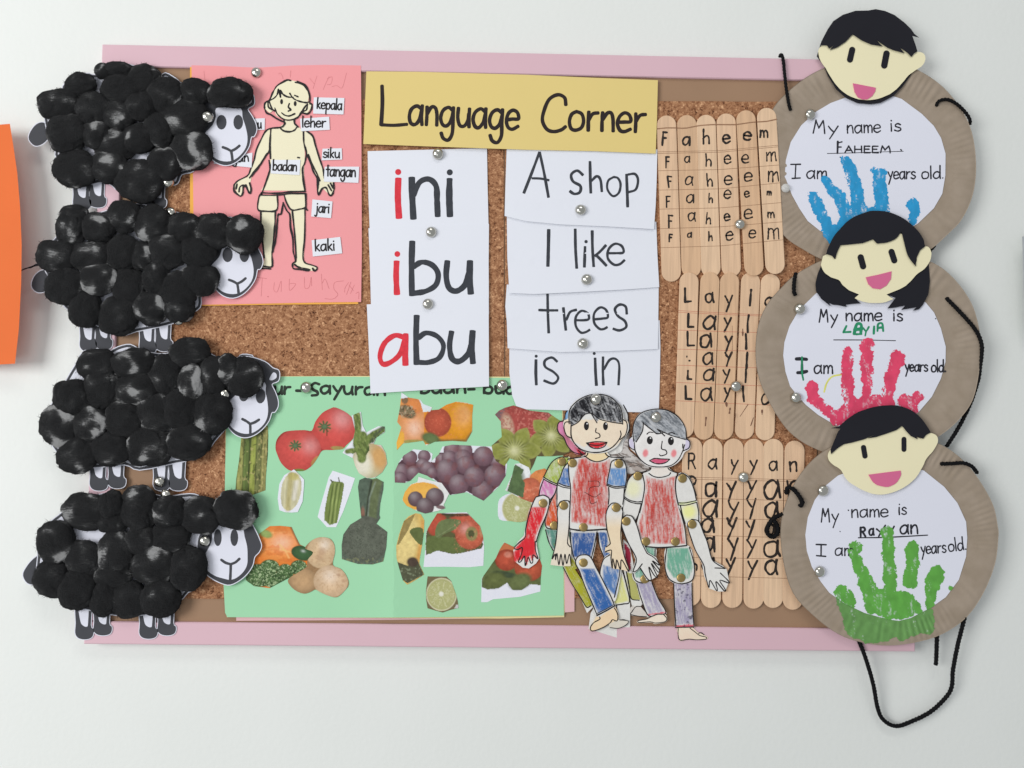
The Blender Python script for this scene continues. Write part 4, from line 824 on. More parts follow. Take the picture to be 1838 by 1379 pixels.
# ================================================================= JOINTED PAPER PUPPETS
P1 = B(910, 690, 4.595)
def D(*p): return [(x, y+827) for x, y in p]
wp = (218, 216, 212)
skin = (228, 210, 180)
mpaint = painted(.8, 'crayoned_paper', .2)
class Pup:
    def __init__(s, label_, at, h, group='jointed paper boy puppets'):
        s.t = thing('paper_puppet', label_, 'paper puppet', at, h, group); s.h = h
    def part(s, name, poly, dh, fn=None, outline=(), base=wp, smooth=True, lw=9, dots=(), inkm=None):
        q = cr(poly, True, 3) if smooth else poly
        hh = lambda x, y: s.h+dh+.35*np.sin(x/23.+dh)+0*y
        o = picture(name, P1, q, hh, (lambda p: (fn(p) if fn else None, p.noise(.05, 40))), s.t, step=1.7, base=base, t=.28, mat=mpaint, kk=1.1)
        if outline or dots:
            mb = M()
            for l in outline:
                wv = lw
                if isinstance(l, tuple): l, wv = l
                stroke_into(mb, P1(*l), wv/P1.s, hh, jit=.15)
            for d in dots: dot_into(mb, *P1((d[0], d[1]))[0], d[2]/P1.s, hh, *(d[3:]))
            ol = mb.build('drawn_outline', inkm or blk, o); 
        return o
    def brad(s, x, y, dh, dark=False):
        cx, cy = P1((x, y))[0]; mb = M(); H0 = s.h+dh
        V = []; n = 18; prof = [(1.0, 0.0), (.98, .35), (.85, .75), (.6, 1.05), (.3, 1.2)]
        for r, z in prof:
            for k in range(n): a = 2*math.pi*k/n; V.append((cx+8.0*r*math.cos(a), cy+8.0*r*math.sin(a), H0+z*1.1))
        V.append((cx, cy, H0+1.36)); V = np.array(V)
        F = [(j*n+k, (j+1)*n+k, (j+1)*n+(k+1) % n, j*n+(k+1) % n) for j in range(4) for k in range(n)]+[(4*n+k, 5*n, 4*n+(k+1) % n) for k in range(n)]
        mb.addw(V[:, 0], V[:, 1], V[:, 2], F); mb.build('brass_fastener', brass, s.t, smooth=True)
m, nt, b = newmat('brass'); brass = m; b.inputs['Base Color'].default_value = C((172, 148, 96)); b.inputs['Metallic'].default_value = .95; b.inputs['Roughness'].default_value = .38
n = nd(nt, 'ShaderNodeTexNoise', Scale=180.0, Detail=3.0); bp = nd(nt, 'ShaderNodeBump', Strength=.25, Distance=.0004); g = nt.nodes.new('ShaderNodeNewGeometry'); nt.links.new(g.outputs['Position'], n.inputs['Vector']); nt.links.new(n.outputs['Fac'], bp.inputs['Height']); nt.links.new(bp.outputs[0], b.inputs['Normal'])
# -- the puppet(s) behind: only their edges show
q3 = Pup('half-hidden paper puppet with red hand and green sleeve behind the front boy', (990, 900), 17.6)
q3.part('head', [(430, 310), (470, 295), (480, 240), (540, 165), (640, 120), (800, 110), (930, 160), (990, 240), (1005, 290), (1015, 370), (985, 440), (960, 480), (940, 560), (830, 580), (660, 580), (580, 580), (530, 545), (470, 450), (430, 410), (412, 350)], 0,
        lambda p: (p.poly([(400, 300), (475, 300), (480, 400), (560, 500), (660, 590), (500, 600), (400, 420)], (200, 110, 140), .9), p.poly([(420, 320), (470, 320), (470, 430), (430, 390)], (206, 130, 170)), p.poly([(465, 310), (470, 230), (560, 140), (530, 320)], (128, 166, 204)), p.poly([(560, 520), (660, 570), (600, 590)], (190, 50, 66)), p.poly([(930, 120), (1020, 200), (1030, 400), (960, 500), (940, 300)], (196, 196, 196)), p.noise(.3, 16, None, 80, 4)),
        [[(470, 300), (428, 315), (415, 360), (430, 405), (468, 440), (500, 510), (550, 560), (620, 580)], [(478, 300), (485, 235), (545, 165)], [(960, 170), (995, 240), (1000, 290)], [(1000, 290), (1012, 370), (985, 420)], [(590, 530), (650, 560), (620, 575), (590, 545)]])
q3.part('upper_arm', [(500, 595), (425, 600), (365, 640), (300, 760), (275, 820), (258, 920), (300, 935), (350, 960), (390, 900), (415, 830), (500, 800), (520, 600)], .3,
        lambda p: (p.crayon([(520, 590), (360, 620), (290, 770), (420, 835), (520, 800)], (160, 176, 80), 70, .8), p.crayon([(290, 780), (415, 830), (390, 910), (340, 970), (250, 930)], (206, 130, 178), 75, .85)),
        [[(500, 600), (425, 605), (360, 655), (305, 760)], [(300, 765), (360, 800), (420, 825)], [(298, 780), (355, 812), (415, 838)], [(300, 790), (275, 860), (262, 925)], [(415, 835), (392, 905), (352, 955)]], smooth=False)
q3.part('forearm', [(240, 930), (300, 915), (350, 945), (352, 1000), (318, 1090), (278, 1190), (245, 1290)]+D((245, 500), (265, 610), (240, 650), (180, 692), (130, 685), (60, 630), (52, 540), (90, 470), (140, 420))+[(150, 1180), (180, 1040)], .7,
        lambda p: (p.crayon([(190, 1010), (330, 1010), (300, 1110), (240, 1250), (225, 1400), (50, 1480), (40, 1400), (150, 1240), (160, 1100)], (212, 40, 50), 78, 1.0), p.poly(D((60, 530), (150, 445), (235, 470), (240, 560), (250, 625), (225, 580), (210, 645), (190, 590), (160, 670), (140, 600), (100, 640), (120, 570), (125, 520)), (212, 44, 54), .9)),
        [[(235, 935), (205, 1000), (180, 1080), (155, 1190), (150, 1260), (100, 1305), (60, 1345)], D((60, 530), (90, 535), (125, 520), (120, 570), (95, 635), (115, 635), (145, 590), (150, 670), (175, 600), (195, 645), (212, 640), (215, 580), (255, 612), (235, 540), (232, 470)), [(350, 985), (320, 1090), (275, 1190), (240, 1300)], [(240, 930), (300, 915), (345, 940), (350, 985)]], smooth=False)
q3.part('torso', [(420, 840), (370, 930), (340, 1000), (315, 1100), (312, 1165), (350, 1195), (600, 1205), (700, 1000), (600, 830)], -.3, lambda p: p.crayon([(430, 850), (340, 990), (310, 1170), (600, 1200), (600, 850)], (208, 88, 48), 75, .95), [[(395, 900), (345, 1000), (318, 1100), (318, 1165), (345, 1190), (430, 1200)]])
q3.part('leg', [(310, 1190), (420, 1200), (600, 1210), (620, 1500)]+D((560, 700), (640, 820), (720, 1000), (660, 1060), (600, 920), (520, 800), (465, 680), (400, 560), (350, 500)), -.6,
        lambda p: (p.crayon([(310, 1190), (600, 1205), (600, 1320), (440, 1400), (370, 1350)], (92, 140, 126), 70, .9), p.crayon(D((380, 480), (560, 620), (720, 1000), (650, 1020), (520, 800)), (166, 164, 48), 60, 1.0)),
        [[(318, 1200), (345, 1300), (380, 1370)], D((465, 685), (530, 810), (600, 920), (655, 1010), (690, 1000))], smooth=False)
q3.part('leg', D((880, 600), (950, 700), (975, 800), (1005, 920), (1015, 970), (1015, 1160), (1005, 1270), (960, 1280), (800, 1230), (672, 1190), (690, 1060), (720, 1010), (850, 950)), -.4,
        lambda p: p.crayon(D((900, 640), (970, 800), (1010, 965), (880, 990), (870, 800)), (214, 212, 140), 80, .9), [D((950, 700), (985, 830), (1010, 965), (960, 985), (890, 995)), D((920, 1120), (960, 1115), (990, 1130), (970, 1150), (920, 1175), (860, 1180)), D((905, 1000), (900, 1110))], smooth=False)
q3.brad(452, 638, .7); q3.brad(297, 982, 1.0); q3.brad(388, 1165, .5)
q4 = Pup('half-hidden paper puppet with long grey hair between the two front boys', (1120, 900), 17.2)
q4.part('hair', [(900, 200), (1000, 330), (1010, 450), (1000, 530), (1060, 590), (1110, 640), (1175, 690), (1120, 720), (1060, 730), (1000, 740), (940, 690), (860, 600)], -.2, lambda p: (p.c.__setitem__(slice(None), lin((196, 190, 186))), p.spots((110, 98, 92), 14, .5, None, .15, .9, 20, 5), p.poly([(990, 660), (1080, 640), (1150, 700), (1060, 720)], (140, 120, 108), .5)), [[(905, 490), (915, 560), (960, 595), (1020, 600)], [(1000, 640), (1060, 650), (1110, 680)], [(1010, 680), (1070, 670), (1130, 700)]], lw=6, inkm=ink((90, 84, 80)))
q4.part('leg', D((960, 450), (1010, 500), (1040, 640), (1060, 760), (1100, 900), (1130, 960), (1100, 1010), (1030, 1000), (990, 820), (960, 700)), -.6, lambda p: (p.poly(D((965, 470), (1020, 540), (1020, 700), (990, 720)), (150, 40, 62)), p.poly(D((980, 720), (1050, 740), (1100, 950), (1020, 950)), (176, 174, 104))), [D((985, 720), (1010, 850), (1025, 940), (1090, 955))], smooth=False)
q4.part('foot', D((1020, 1010), (1090, 1000), (1140, 1050), (1200, 1085), (1150, 1095), (1080, 1085), (1020, 1075)), -.2, lambda p: p.poly(D((1000, 1000), (1220, 1000), (1220, 1100), (1000, 1100)), (206, 198, 190)), [D((1100, 1005), (1060, 1010), (1030, 1050), (1020, 1070), (1080, 1085), (1150, 1090))], lw=7)
# -- left boy
a = Pup('paper boy puppet with black hair, red shirt and blue trousers', (985, 930), 19.6)
RED = (196, 76, 68)
def redshirt(poly, dens=.62):
    def f(p): p.crayon(poly, RED, 84, dens, 7, 18); p.crayon([(x*.6+np.mean([q[0] for q in poly])*.4, y*.72+np.mean([q[1] for q in poly])*.28) for x, y in poly], (176, 56, 50), 88, .22, 6, 30)
    return f
a.part('leg', D((525, 370), (740, 380), (735, 480), (700, 640), (640, 660), (560, 640), (535, 560), (522, 460)), -.6, lambda p: p.crayon(D((530, 395), (733, 395), (715, 500), (690, 600), (545, 600)), (52, 88, 148), 84, 1.0, 6, 10), [D((525, 395), (528, 480), (545, 580), (570, 640)), D((740, 395), (722, 500), (693, 620))], smooth=False)
a.part('leg', D((745, 380), (830, 380), (870, 560), (850, 640), (800, 610), (762, 500)), -.8, lambda p: p.crayon(D((748, 390), (825, 390), (850, 600), (800, 600)), (56, 94, 152), 84, .95, 6, 10), [D((750, 400), (765, 510), (800, 600))], smooth=False)
a.part('upper_arm', [(520, 625), (470, 680), (440, 760), (412, 830), (405, 930), (410, 1020), (440, 1040), (525, 1020), (560, 800), (560, 640)], -.5, lambda p: p.crayon([(540, 680), (470, 690), (430, 790), (425, 825), (550, 850)], (70, 112, 170), 80, .9), [[(520, 630), (470, 685), (440, 765), (415, 825), (412, 930), (412, 1010)], [(418, 812), (470, 835), (520, 845)], [(415, 828), (460, 848), (518, 858)]])
a.part('forearm', [(470, 955), (430, 975), (412, 1050), (415, 1150), (400, 1300), (392, 1370), (370, 1430), (358, 1490), (440, 1500), (525, 1500), (528, 1350), (510, 1250), (520, 1100), (527, 1010), (500, 962)], -.2,
       lambda p: p.mix(np.clip((p.Y-1100)/200, 0, 1)*.6, skin), [[(470, 958), (432, 978), (414, 1050), (417, 1150), (400, 1320), (372, 1440), (398, 1400), (400, 1450), (412, 1395), (428, 1490), (445, 1400), (462, 1495), (478, 1400), (492, 1480), (515, 1400), (528, 1480)], [(470, 958), (510, 965), (525, 1005), (518, 1100), (505, 1240), (500, 1310), (520, 1340)]], smooth=False)
body = [(655, 545), (650, 580), (600, 600), (510, 615), (500, 640), (508, 760), (520, 860), (518, 1000), (512, 1100), (512, 1200), (560, 1205), (640, 1215), (815, 1205), (830, 1100), (845, 1000), (838, 880), (850, 700), (880, 620), (960, 608), (850, 590), (815, 545)]
a.part('torso', body, 0, lambda p: (redshirt([(590, 615), (650, 600), (700, 640), (800, 640), (850, 610), (850, 700), (830, 800), (845, 1000), (820, 1180), (530, 1140), (525, 980), (540, 800)])(p), p.poly([(660, 540), (815, 540), (840, 600), (760, 640), (680, 625), (645, 595)], (236, 210, 168))),
       [[(505, 640), (512, 760), (525, 860), (520, 1000), (515, 1100), (515, 1190)], ([(515, 1192), (600, 1205), (700, 1203), (812, 1195)], 13), [(640, 590), (690, 625), (745, 638), (810, 620), (840, 595)], [(668, 560), (660, 585), (630, 598), (560, 608), (500, 618)], [(805, 560), (830, 590), (880, 603), (960, 605)], [(840, 900), (845, 980), (835, 1010)], ([(670, 800), (750, 800), (760, 840), (680, 860), (690, 980), (740, 970)], 4), ([(640, 890), (720, 930), (770, 900)], 4)], smooth=False)
a.part('upper_arm', [(900, 612), (860, 635), (845, 700), (825, 800), (832, 850), (840, 920), (838, 1000), (870, 1040), (955, 1010), (962, 900), (985, 830), (992, 720), (970, 640), (935, 615)], .35, lambda p: p.crayon([(850, 690), (988, 690), (980, 850), (822, 830)], (98, 140, 190), 84, .85), [[(900, 618), (862, 640), (848, 700), (828, 800), (826, 825)], [(900, 618), (955, 625), (982, 680), (988, 760), (975, 850)], [(826, 822), (890, 843), (975, 838)], [(822, 832), (890, 856), (972, 852)], [(838, 850), (842, 920), (836, 990)], [(968, 855), (962, 940), (955, 990)]])
a.part('forearm', [(880, 980), (835, 1010), (815, 1080), (822, 1180), (835, 1280)]+D((845, 485), (812, 515), (805, 560), (850, 560), (860, 690), (960, 705), (1010, 720), (1005, 690), (960, 560), (945, 440))+[(945, 1180), (955, 1060), (935, 1000)], .7,
       lambda p: p.mix(np.clip((p.Y-1060)/120, 0, 1)*.85, (232, 208, 172)), [[(940, 1010), (905, 982), (860, 985), (828, 1030), (816, 1090), (824, 1190), (850, 1300)]+D((845, 495), (818, 515), (830, 525))[:2], D((812, 555), (835, 545), (862, 545), (858, 610), (868, 690), (872, 610), (895, 695), (905, 620), (935, 700), (945, 620), (1002, 715), (1000, 680), (965, 580), (940, 450), (942, 350), (955, 230))], smooth=False)
a.part('shin', D((790, 620), (850, 575), (935, 620), (940, 720), (905, 930), (870, 960), (800, 880), (765, 760)), -.3, lambda p: p.crayon(D((790, 660), (930, 690), (900, 930), (790, 820)), (84, 122, 176), 75, .85), [D((850, 578), (795, 620), (768, 720), (775, 780)), D((935, 640), (925, 760), (885, 930))])
a.part('foot', D((850, 1130), (930, 1115), (1000, 1125), (995, 1150), (920, 1185), (850, 1180)), -.35, lambda p: p.poly(D((800, 1100), (1050, 1100), (1050, 1200), (800, 1200)), (212, 204, 190)), [D((850, 1180), (920, 1185), (985, 1155), (998, 1125), (930, 1118))], lw=6)
a.part('shin', D((620, 575), (680, 590), (735, 690), (790, 800), (850, 920), (895, 1000), (820, 1050), (742, 1090), (690, 960), (640, 830), (600, 720), (562, 650), (580, 600)), .2, lambda p: (p.crayon(D((600, 690), (720, 690), (880, 1000), (750, 1070), (680, 900)), (52, 98, 162), 62, .95, 6), ),
       [D((742, 1075), (690, 950), (640, 830), (600, 720), (566, 650), (580, 600), (625, 580), (685, 595), (735, 685), (790, 790), (850, 910), (888, 998)), (D((742, 1080), (820, 1040), (888, 1000)), 11), (D((738, 1066), (815, 1028), (880, 990)), 6)])
a.part('foot', D((745, 1080), (815, 1045), (885, 1005), (915, 1060), (918, 1110), (860, 1140), (800, 1180), (705, 1212), (682, 1190), (715, 1130)), 0, lambda p: p.poly(D((600, 1000), (950, 1000), (950, 1230), (600, 1230)), (234, 204, 168)), [D((760, 1085), (765, 1110), (715, 1140), (688, 1180), (705, 1208), (790, 1180), (850, 1140), (870, 1115), (905, 1125), (915, 1090), (905, 1050), (880, 1010))], lw=8)
def boyhead(pp, outl, hair, fringe_c, base, name='head', hairc=(30, 30, 34), hd=.95, face=None, eyes=(), strokes_=(), lips=None, cheeks=(), ear=None, lipc=(206, 50, 58)):
    def f(p):
        if face: p.poly(face, base, .85); p.noise(.06, 60)
        if ear: 
            for e in ear[0]: p.poly(e, ear[1], .6)
        p.poly(hair, (200, 202, 206)); p.crayon(hair, hairc, fringe_c, hd, 6, 6)
        hm = inpoly(p.X, p.Y, hair)*1.0; p.spots((206, 206, 208), 11, .60, hm, .12, .55, fringe_c+8, 9); p.spots((214, 214, 216), 13, .66, hm, .1, .6, fringe_c-35, 7); p.spots(tuple(min(255, v+70) for v in hairc), 9, .58, hm, .1, .6, fringe_c, 8)
        for c_ in cheeks: p.ell(*c_, (226, 110, 118), 10, .5, 0, alpha=.85)
        if lips is not None: p.poly(lips, lipc)
    pp.part(name, outl, 1.0, f, strokes_, dots=eyes)
    wm = M()
    for e in eyes[:2]: 
        x, y = P1((e[0]+6, e[1]-18))[0]; dot_into(wm, x, y, 6/P1.s, pp.h+1.45)
    wm.build('eye_highlights', paper((230, 230, 230)), pp.t)
boyhead(a, cr([(470, 300), (500, 282), (508, 215), (555, 145), (640, 98), (740, 82), (840, 98), (915, 155), (955, 230), (965, 285), (998, 310), (1003, 370), (980, 425), (942, 460), (905, 515), (830, 558), (740, 572), (660, 562), (590, 525), (545, 470), (520, 435), (480, 410), (464, 350)], True, 3),
        [(515, 325), (520, 220), (570, 150), (650, 100), (745, 85), (840, 102), (910, 155), (945, 225), (955, 320), (840, 305), (760, 280), (740, 315), (715, 275), (690, 240), (640, 250), (600, 300), (530, 345)], 62, (232, 212, 186), face=[(470, 290), (1005, 290), (980, 430), (920, 490), (860, 535), (780, 470), (680, 470), (640, 520), (560, 480), (470, 400)],
        eyes=((655, 343, 21, 1.75), (812, 345, 20, 1.7)), lips=[(658, 488), (735, 478), (825, 480), (790, 515), (740, 528), (690, 518)],
        strokes_=[([(528, 340), (530, 430), (560, 490), (610, 535), (690, 560), (780, 558), (860, 525), (915, 470), (940, 420), (935, 385)], 10), [(515, 310), (480, 315), (470, 360), (490, 420), (530, 445)], [(955, 290), (985, 310), (992, 360), (975, 420), (935, 455)], [(512, 325), (515, 220), (565, 150), (650, 98), (745, 82), (840, 100), (910, 155), (948, 230), (955, 330)],
                  [(735, 365), (732, 395), (760, 408), (765, 435), (730, 448)], [(655, 485), (700, 500), (760, 502), (822, 482)], [(655, 485), (735, 474), (825, 478)], [(660, 490), (700, 522), (750, 530), (800, 515), (825, 482)], [(600, 300), (640, 250), (690, 240), (715, 275), (742, 318)], [(700, 235), (760, 285), (850, 310), (950, 325)], [(530, 345), (590, 310), (620, 260)]])
for x, y, d in ((540, 650, .8), (922, 655, .8), (467, 1000, .3), (900, 1018, 1.1), (630, 1180, .5), (630, 1472, .6)): a.brad(x, y, d)
# -- right boy
b2 = Pup('paper boy puppet with grey hair, rosy cheeks and purple trousers', (1180, 930), 19.0)
LV = (160, 152, 176)
b2.part('leg', D((1100, 500), (1225, 510), (1222, 640), (1195, 780), (1130, 818), (1050, 795), (1032, 720), (1075, 620)), -.6, lambda p: p.crayon(D((1090, 510), (1222, 515), (1215, 650), (1180, 780), (1060, 770), (1045, 700)), (120, 172, 150), 84, .85), [D((1222, 530), (1218, 650), (1195, 770), (1130, 812), (1060, 790), (1035, 720))])
b2.part('leg', D((1318, 500), (1500, 505), (1540, 640), (1550, 740), (1520, 800), (1430, 822), (1345, 795), (1303, 700)), -.6, lambda p: p.crayon(D((1318, 520), (1500, 520), (1540, 680), (1500, 780), (1370, 770), (1312, 680)), (112, 168, 144), 84, .8), [D((1318, 525), (1305, 620), (1308, 710), (1345, 785), (1430, 818), (1520, 795), (1545, 730), (1540, 640), (1505, 520))])
b2.part('shin', D((1060, 800), (1190, 800), (1250, 950), (1318, 1062), (1240, 1075), (1160, 1088), (1105, 960)), -.9, lambda p: (p.crayon(D((1065, 800), (1190, 800), (1300, 1050), (1165, 1070)), LV, 72, .75), p.poly(D((1160, 1068), (1305, 1048), (1312, 1058), (1165, 1080)), (206, 110, 120))), [D((1070, 815), (1110, 950), (1165, 1080), (1240, 1070), (1310, 1055), (1245, 935), (1195, 810))], smooth=False)
b2.part('foot', D((1190, 1082), (1295, 1065), (1322, 1105), (1305, 1135), (1220, 1150), (1190, 1138), (1085, 1142), (1078, 1122), (1160, 1105)), -1.1, lambda p: p.poly(D((1000, 1000), (1400, 1000), (1400, 1200), (1000, 1200)), (228, 214, 196)), [D((1290, 1070), (1318, 1105), (1300, 1132), (1225, 1142), (1180, 1132), (1090, 1138), (1085, 1122), (1150, 1110), (1190, 1090))], lw=7)
b2.part('shin', D((1372, 800), (1525, 800), (1532, 1000), (1548, 1180), (1470, 1182), (1385, 1180), (1378, 950)), -.9, lambda p: (p.crayon(D((1376, 810), (1522, 810), (1540, 1150), (1392, 1160)), LV, 86, .75), p.poly(D((1390, 1158), (1540, 1155), (1542, 1172), (1392, 1176)), (206, 96, 110)), p.spots((60, 56, 80), 14, .66, None, .08, .8)), [D((1375, 815), (1382, 1000), (1392, 1165)), D((1525, 815), (1530, 1000), (1542, 1170)), D((1390, 1178), (1542, 1175))], smooth=False)
b2.part('foot', D((1408, 1182), (1525, 1178), (1570, 1215), (1645, 1250), (1650, 1275), (1560, 1280), (1490, 1280), (1425, 1290), (1412, 1240)), -1.1, lambda p: p.poly(D((1400, 1100), (1700, 1100), (1700, 1300), (1400, 1300)), (234, 210, 188)), [D((1412, 1185), (1412, 1240), (1428, 1283), (1500, 1275), (1560, 1280), (1640, 1275), (1640, 1258), (1590, 1245), (1550, 1215), (1510, 1185)), D((1580, 1228), (1600, 1222), (1625, 1240))], lw=7)
b2.part('upper_arm', [(1085, 725), (1040, 740), (1000, 785), (978, 860), (955, 930), (948, 1050), (955, 1110), (1010, 1140), (1060, 1130), (1100, 1000), (1140, 900), (1140, 780)], -.3, lambda p: p.ell(1040, 860, 60, 70, (228, 226, 176), 0, .9, 0, alpha=.7), [[(1085, 728), (1040, 742), (1000, 790), (980, 860), (960, 925), (955, 1000), (952, 1080)], [(1060, 1125), (1095, 1050), (1105, 985)], [(960, 922), (1010, 955), (1068, 970), (1110, 968)], [(958, 935), (1010, 968), (1068, 984), (1108, 984)]])
b2.part('torso', [(1195, 670), (1180, 700), (1130, 725), (1120, 745), (1135, 850), (1110, 1000), (1070, 1150), (1085, 1250), (1120, 1335), (1250, 1345), (1485, 1335), (1470, 1200), (1430, 1030), (1395, 900), (1390, 800), (1400, 735), (1345, 700), (1325, 670)], 0,
        lambda p: (redshirt([(1140, 745), (1200, 770), (1265, 785), (1340, 765), (1400, 750), (1385, 850), (1400, 980), (1450, 1150), (1475, 1320), (1125, 1320), (1075, 1180), (1130, 980), (1140, 850)], .58)(p), p.poly([(1195, 665), (1330, 665), (1350, 730), (1260, 765), (1180, 735)], (226, 218, 210))),
        [[(1170, 735), (1210, 760), (1265, 768), (1330, 752), (1350, 730)], [(1190, 675), (1180, 705), (1130, 725), (1080, 728)], [(1325, 680), (1340, 705), (1400, 730), (1460, 735)], ([(1115, 1335), (1250, 1347), (1380, 1340), (1482, 1330)], 11), [(1120, 750), (1135, 840), (1120, 950), (1095, 1060)], [(1395, 760), (1388, 850), (1405, 960), (1430, 1050), (1465, 1180), (1482, 1325)]], smooth=False)
b2.part('upper_arm', [(1445, 728), (1405, 750), (1388, 830), (1398, 930), (1412, 1000), (1440, 1060), (1470, 1150), (1510, 1200), (1590, 1150), (1585, 1040), (1565, 950), (1545, 860), (1505, 765)], .3, lambda p: (p.ell(1500, 1050, 60, 60, (236, 232, 150), 0, .9, 0, alpha=.9), p.poly([(1410, 975), (1560, 960), (1560, 975), (1412, 995)], (220, 226, 176))), [[(1445, 732), (1402, 760), (1390, 840), (1400, 930), (1412, 990)], [(1445, 732), (1500, 770), (1540, 860), (1562, 955)], [(1410, 978), (1470, 978), (1560, 960)], [(1414, 996), (1480, 996), (1562, 974)], [(1430, 1000), (1445, 1070), (1470, 1150)], [(1565, 975), (1580, 1050), (1582, 1130)]])
b2.part('forearm', [(985, 1075), (945, 1110), (942, 1165), (965, 1230), (1000, 1300), (1035, 1380)]+D((1060, 620), (1040, 700), (1035, 730), (1060, 725), (1100, 690), (1150, 790), (1190, 785), (1225, 765), (1250, 735), (1262, 670), (1230, 600), (1160, 560), (1130, 500), (1100, 420))+[(1080, 1200), (1055, 1130), (1025, 1085)], .9,
        None, [[(985, 1078), (948, 1110), (944, 1160), (970, 1240), (1005, 1320), (1060, 1420)]+D((1065, 640), (1042, 715), (1075, 705), (1115, 655)), [(985, 1078), (1030, 1090), (1060, 1140), (1085, 1210), (1110, 1300), (1145, 1375)]+D((1160, 570), (1210, 600), (1245, 640), (1255, 665), (1200, 630), (1255, 700), (1245, 720), (1190, 650), (1240, 760), (1215, 750), (1170, 680), (1190, 780), (1160, 780), (1100, 690))], smooth=False)
b2.part('forearm', [(1525, 1112), (1492, 1140), (1490, 1180), (1510, 1250), (1550, 1370), (1610, 1480)]+D((1625, 750), (1665, 855), (1735, 882), (1800, 882), (1832, 795), (1812, 700), (1780, 670), (1695, 625), (1665, 510), (1625, 400))+[(1590, 1150), (1560, 1115)], .7,
        None, [[(1525, 1114), (1495, 1140), (1492, 1180), (1512, 1250), (1555, 1370), (1622, 1490)]+D((1635, 740), (1665, 850), (1675, 790), (1725, 870), (1735, 865), (1725, 800), (1790, 875), (1800, 865), (1755, 790), (1828, 812), (1826, 795), (1760, 730)), [(1525, 1114), (1580, 1130), (1615, 1210), (1655, 1310), (1690, 1440)]+D((1740, 660), (1800, 692), (1770, 690), (1715, 688))], smooth=False)
boyhead(b2, cr([(1005, 455), (1030, 428), (1035, 380), (1050, 300), (1100, 235), (1180, 208), (1265, 203), (1345, 222), (1425, 278), (1475, 360), (1485, 445), (1512, 470), (1508, 530), (1465, 562), (1440, 612), (1390, 660), (1320, 685), (1190, 685), (1115, 645), (1060, 570), (1015, 525)], True, 3),
        [(1045, 470), (1038, 380), (1055, 300), (1105, 240), (1185, 212), (1265, 208), (1345, 226), (1420, 282), (1468, 362), (1478, 458), (1380, 430), (1280, 390), (1240, 410), (1180, 370), (1120, 320), (1110, 400), (1060, 478)], 40, (226, 222, 220), hairc=(104, 108, 114), hd=.72, face=[(1000, 300), (1520, 300), (1520, 700), (1000, 700)],
        eyes=((1178, 462, 25, 1.35), (1352, 468, 25, 1.4)), lips=[(1178, 628), (1220, 612), (1270, 615), (1340, 620), (1300, 650), (1240, 655), (1200, 645)], lipc=(206, 92, 122), cheeks=((1142, 568, 22, 32), (1376, 570, 22, 32)), ear=([[(1000, 440), (1045, 460), (1050, 530), (1010, 520)], [(1475, 450), (1515, 470), (1500, 540), (1465, 540)]], (186, 176, 214)),
        strokes_=[([(1050, 480), (1058, 550), (1100, 620), (1170, 670), (1260, 682), (1350, 670), (1410, 625), (1445, 560), (1465, 500)], 9), [(1030, 430), (1003, 460), (1010, 515), (1055, 545)], [(1480, 450), (1508, 475), (1500, 525), (1450, 550)], [(1045, 470), (1038, 380), (1055, 300), (1105, 238), (1185, 210), (1265, 205), (1345, 224), (1422, 280), (1470, 362), (1480, 455)],
                  [(1280, 470), (1275, 530), (1310, 545), (1315, 575), (1270, 590), (1258, 580)], [(1175, 630), (1215, 612), (1265, 615), (1340, 618)], [(1178, 632), (1220, 652), (1265, 656), (1310, 645), (1342, 620)], [(1125, 315), (1115, 390), (1065, 475)], [(1120, 318), (1200, 380), (1240, 408), (1300, 395)], [(1240, 370), (1300, 425)], [(1250, 375), (1350, 420), (1470, 455)], [(1155, 410), (1175, 395), (1205, 398)], [(1335, 405), (1360, 398), (1385, 410)], [(1450, 495), (1450, 525)]])
for x, y, d in ((1078, 757, .3), (1447, 777, .8), (983, 1130, 1.3), (1527, 1155, 1.1), (1145, 1297, .5), (1388, 1297, .5), (1135, 1607, -.1), (1435, 1597, -.1)): b2.brad(x, y, d)
# ================================================================= PAPER-PLATE CHILDREN
R1 = B(1378, 0, 3.9957); R2 = B(1378, 200, 4.595); R3 = B(1338, 380, 4.177); R4 = B(1338, 560, 3.676); R5 = B(1358, 720, 3.829); R6 = B(1358, 960, 3.829)
m, nt, b = newmat('brown_card_plate'); platem = m
g = nt.nodes.new('ShaderNodeNewGeometry'); n = nd(nt, 'ShaderNodeTexNoise', Scale=55.0, Detail=5.0); nt.links.new(g.outputs['Position'], n.inputs['Vector'])
n2 = nd(nt, 'ShaderNodeTexNoise', Scale=700.0, Detail=3.0); nt.links.new(g.outputs['Position'], n2.inputs['Vector'])
rp = nt.nodes.new('ShaderNodeValToRGB'); e = rp.color_ramp.elements; e[0].position = .3; e[0].color = C((146, 131, 114)); e[1].position = .7; e[1].color = C((158, 143, 127)); nt.links.new(n.outputs['Fac'], rp.inputs[0])
ml = nt.nodes.new('ShaderNodeMix'); ml.data_type = 'RGBA'; ml.blend_type = 'MULTIPLY'; ml.inputs[0].default_value = .18; nt.links.new(rp.outputs[0], ml.inputs[6]); nt.links.new(n2.outputs['Color'], ml.inputs[7])
nt.links.new(rp.outputs[0], b.inputs['Base Color']); bp = nd(nt, 'ShaderNodeBump', Strength=.3, Distance=.0003); nt.links.new(n2.outputs['Fac'], bp.inputs['Height']); nt.links.new(bp.outputs[0], b.inputs['Normal']); b.inputs['Roughness'].default_value = .75
m, nt, b = newmat('black_cord'); cordm = m; b.inputs['Base Color'].default_value = (.0055, .0055, .0065, 1); b.inputs['Specular IOR Level'].default_value = .15; b.inputs['Roughness'].default_value = .8
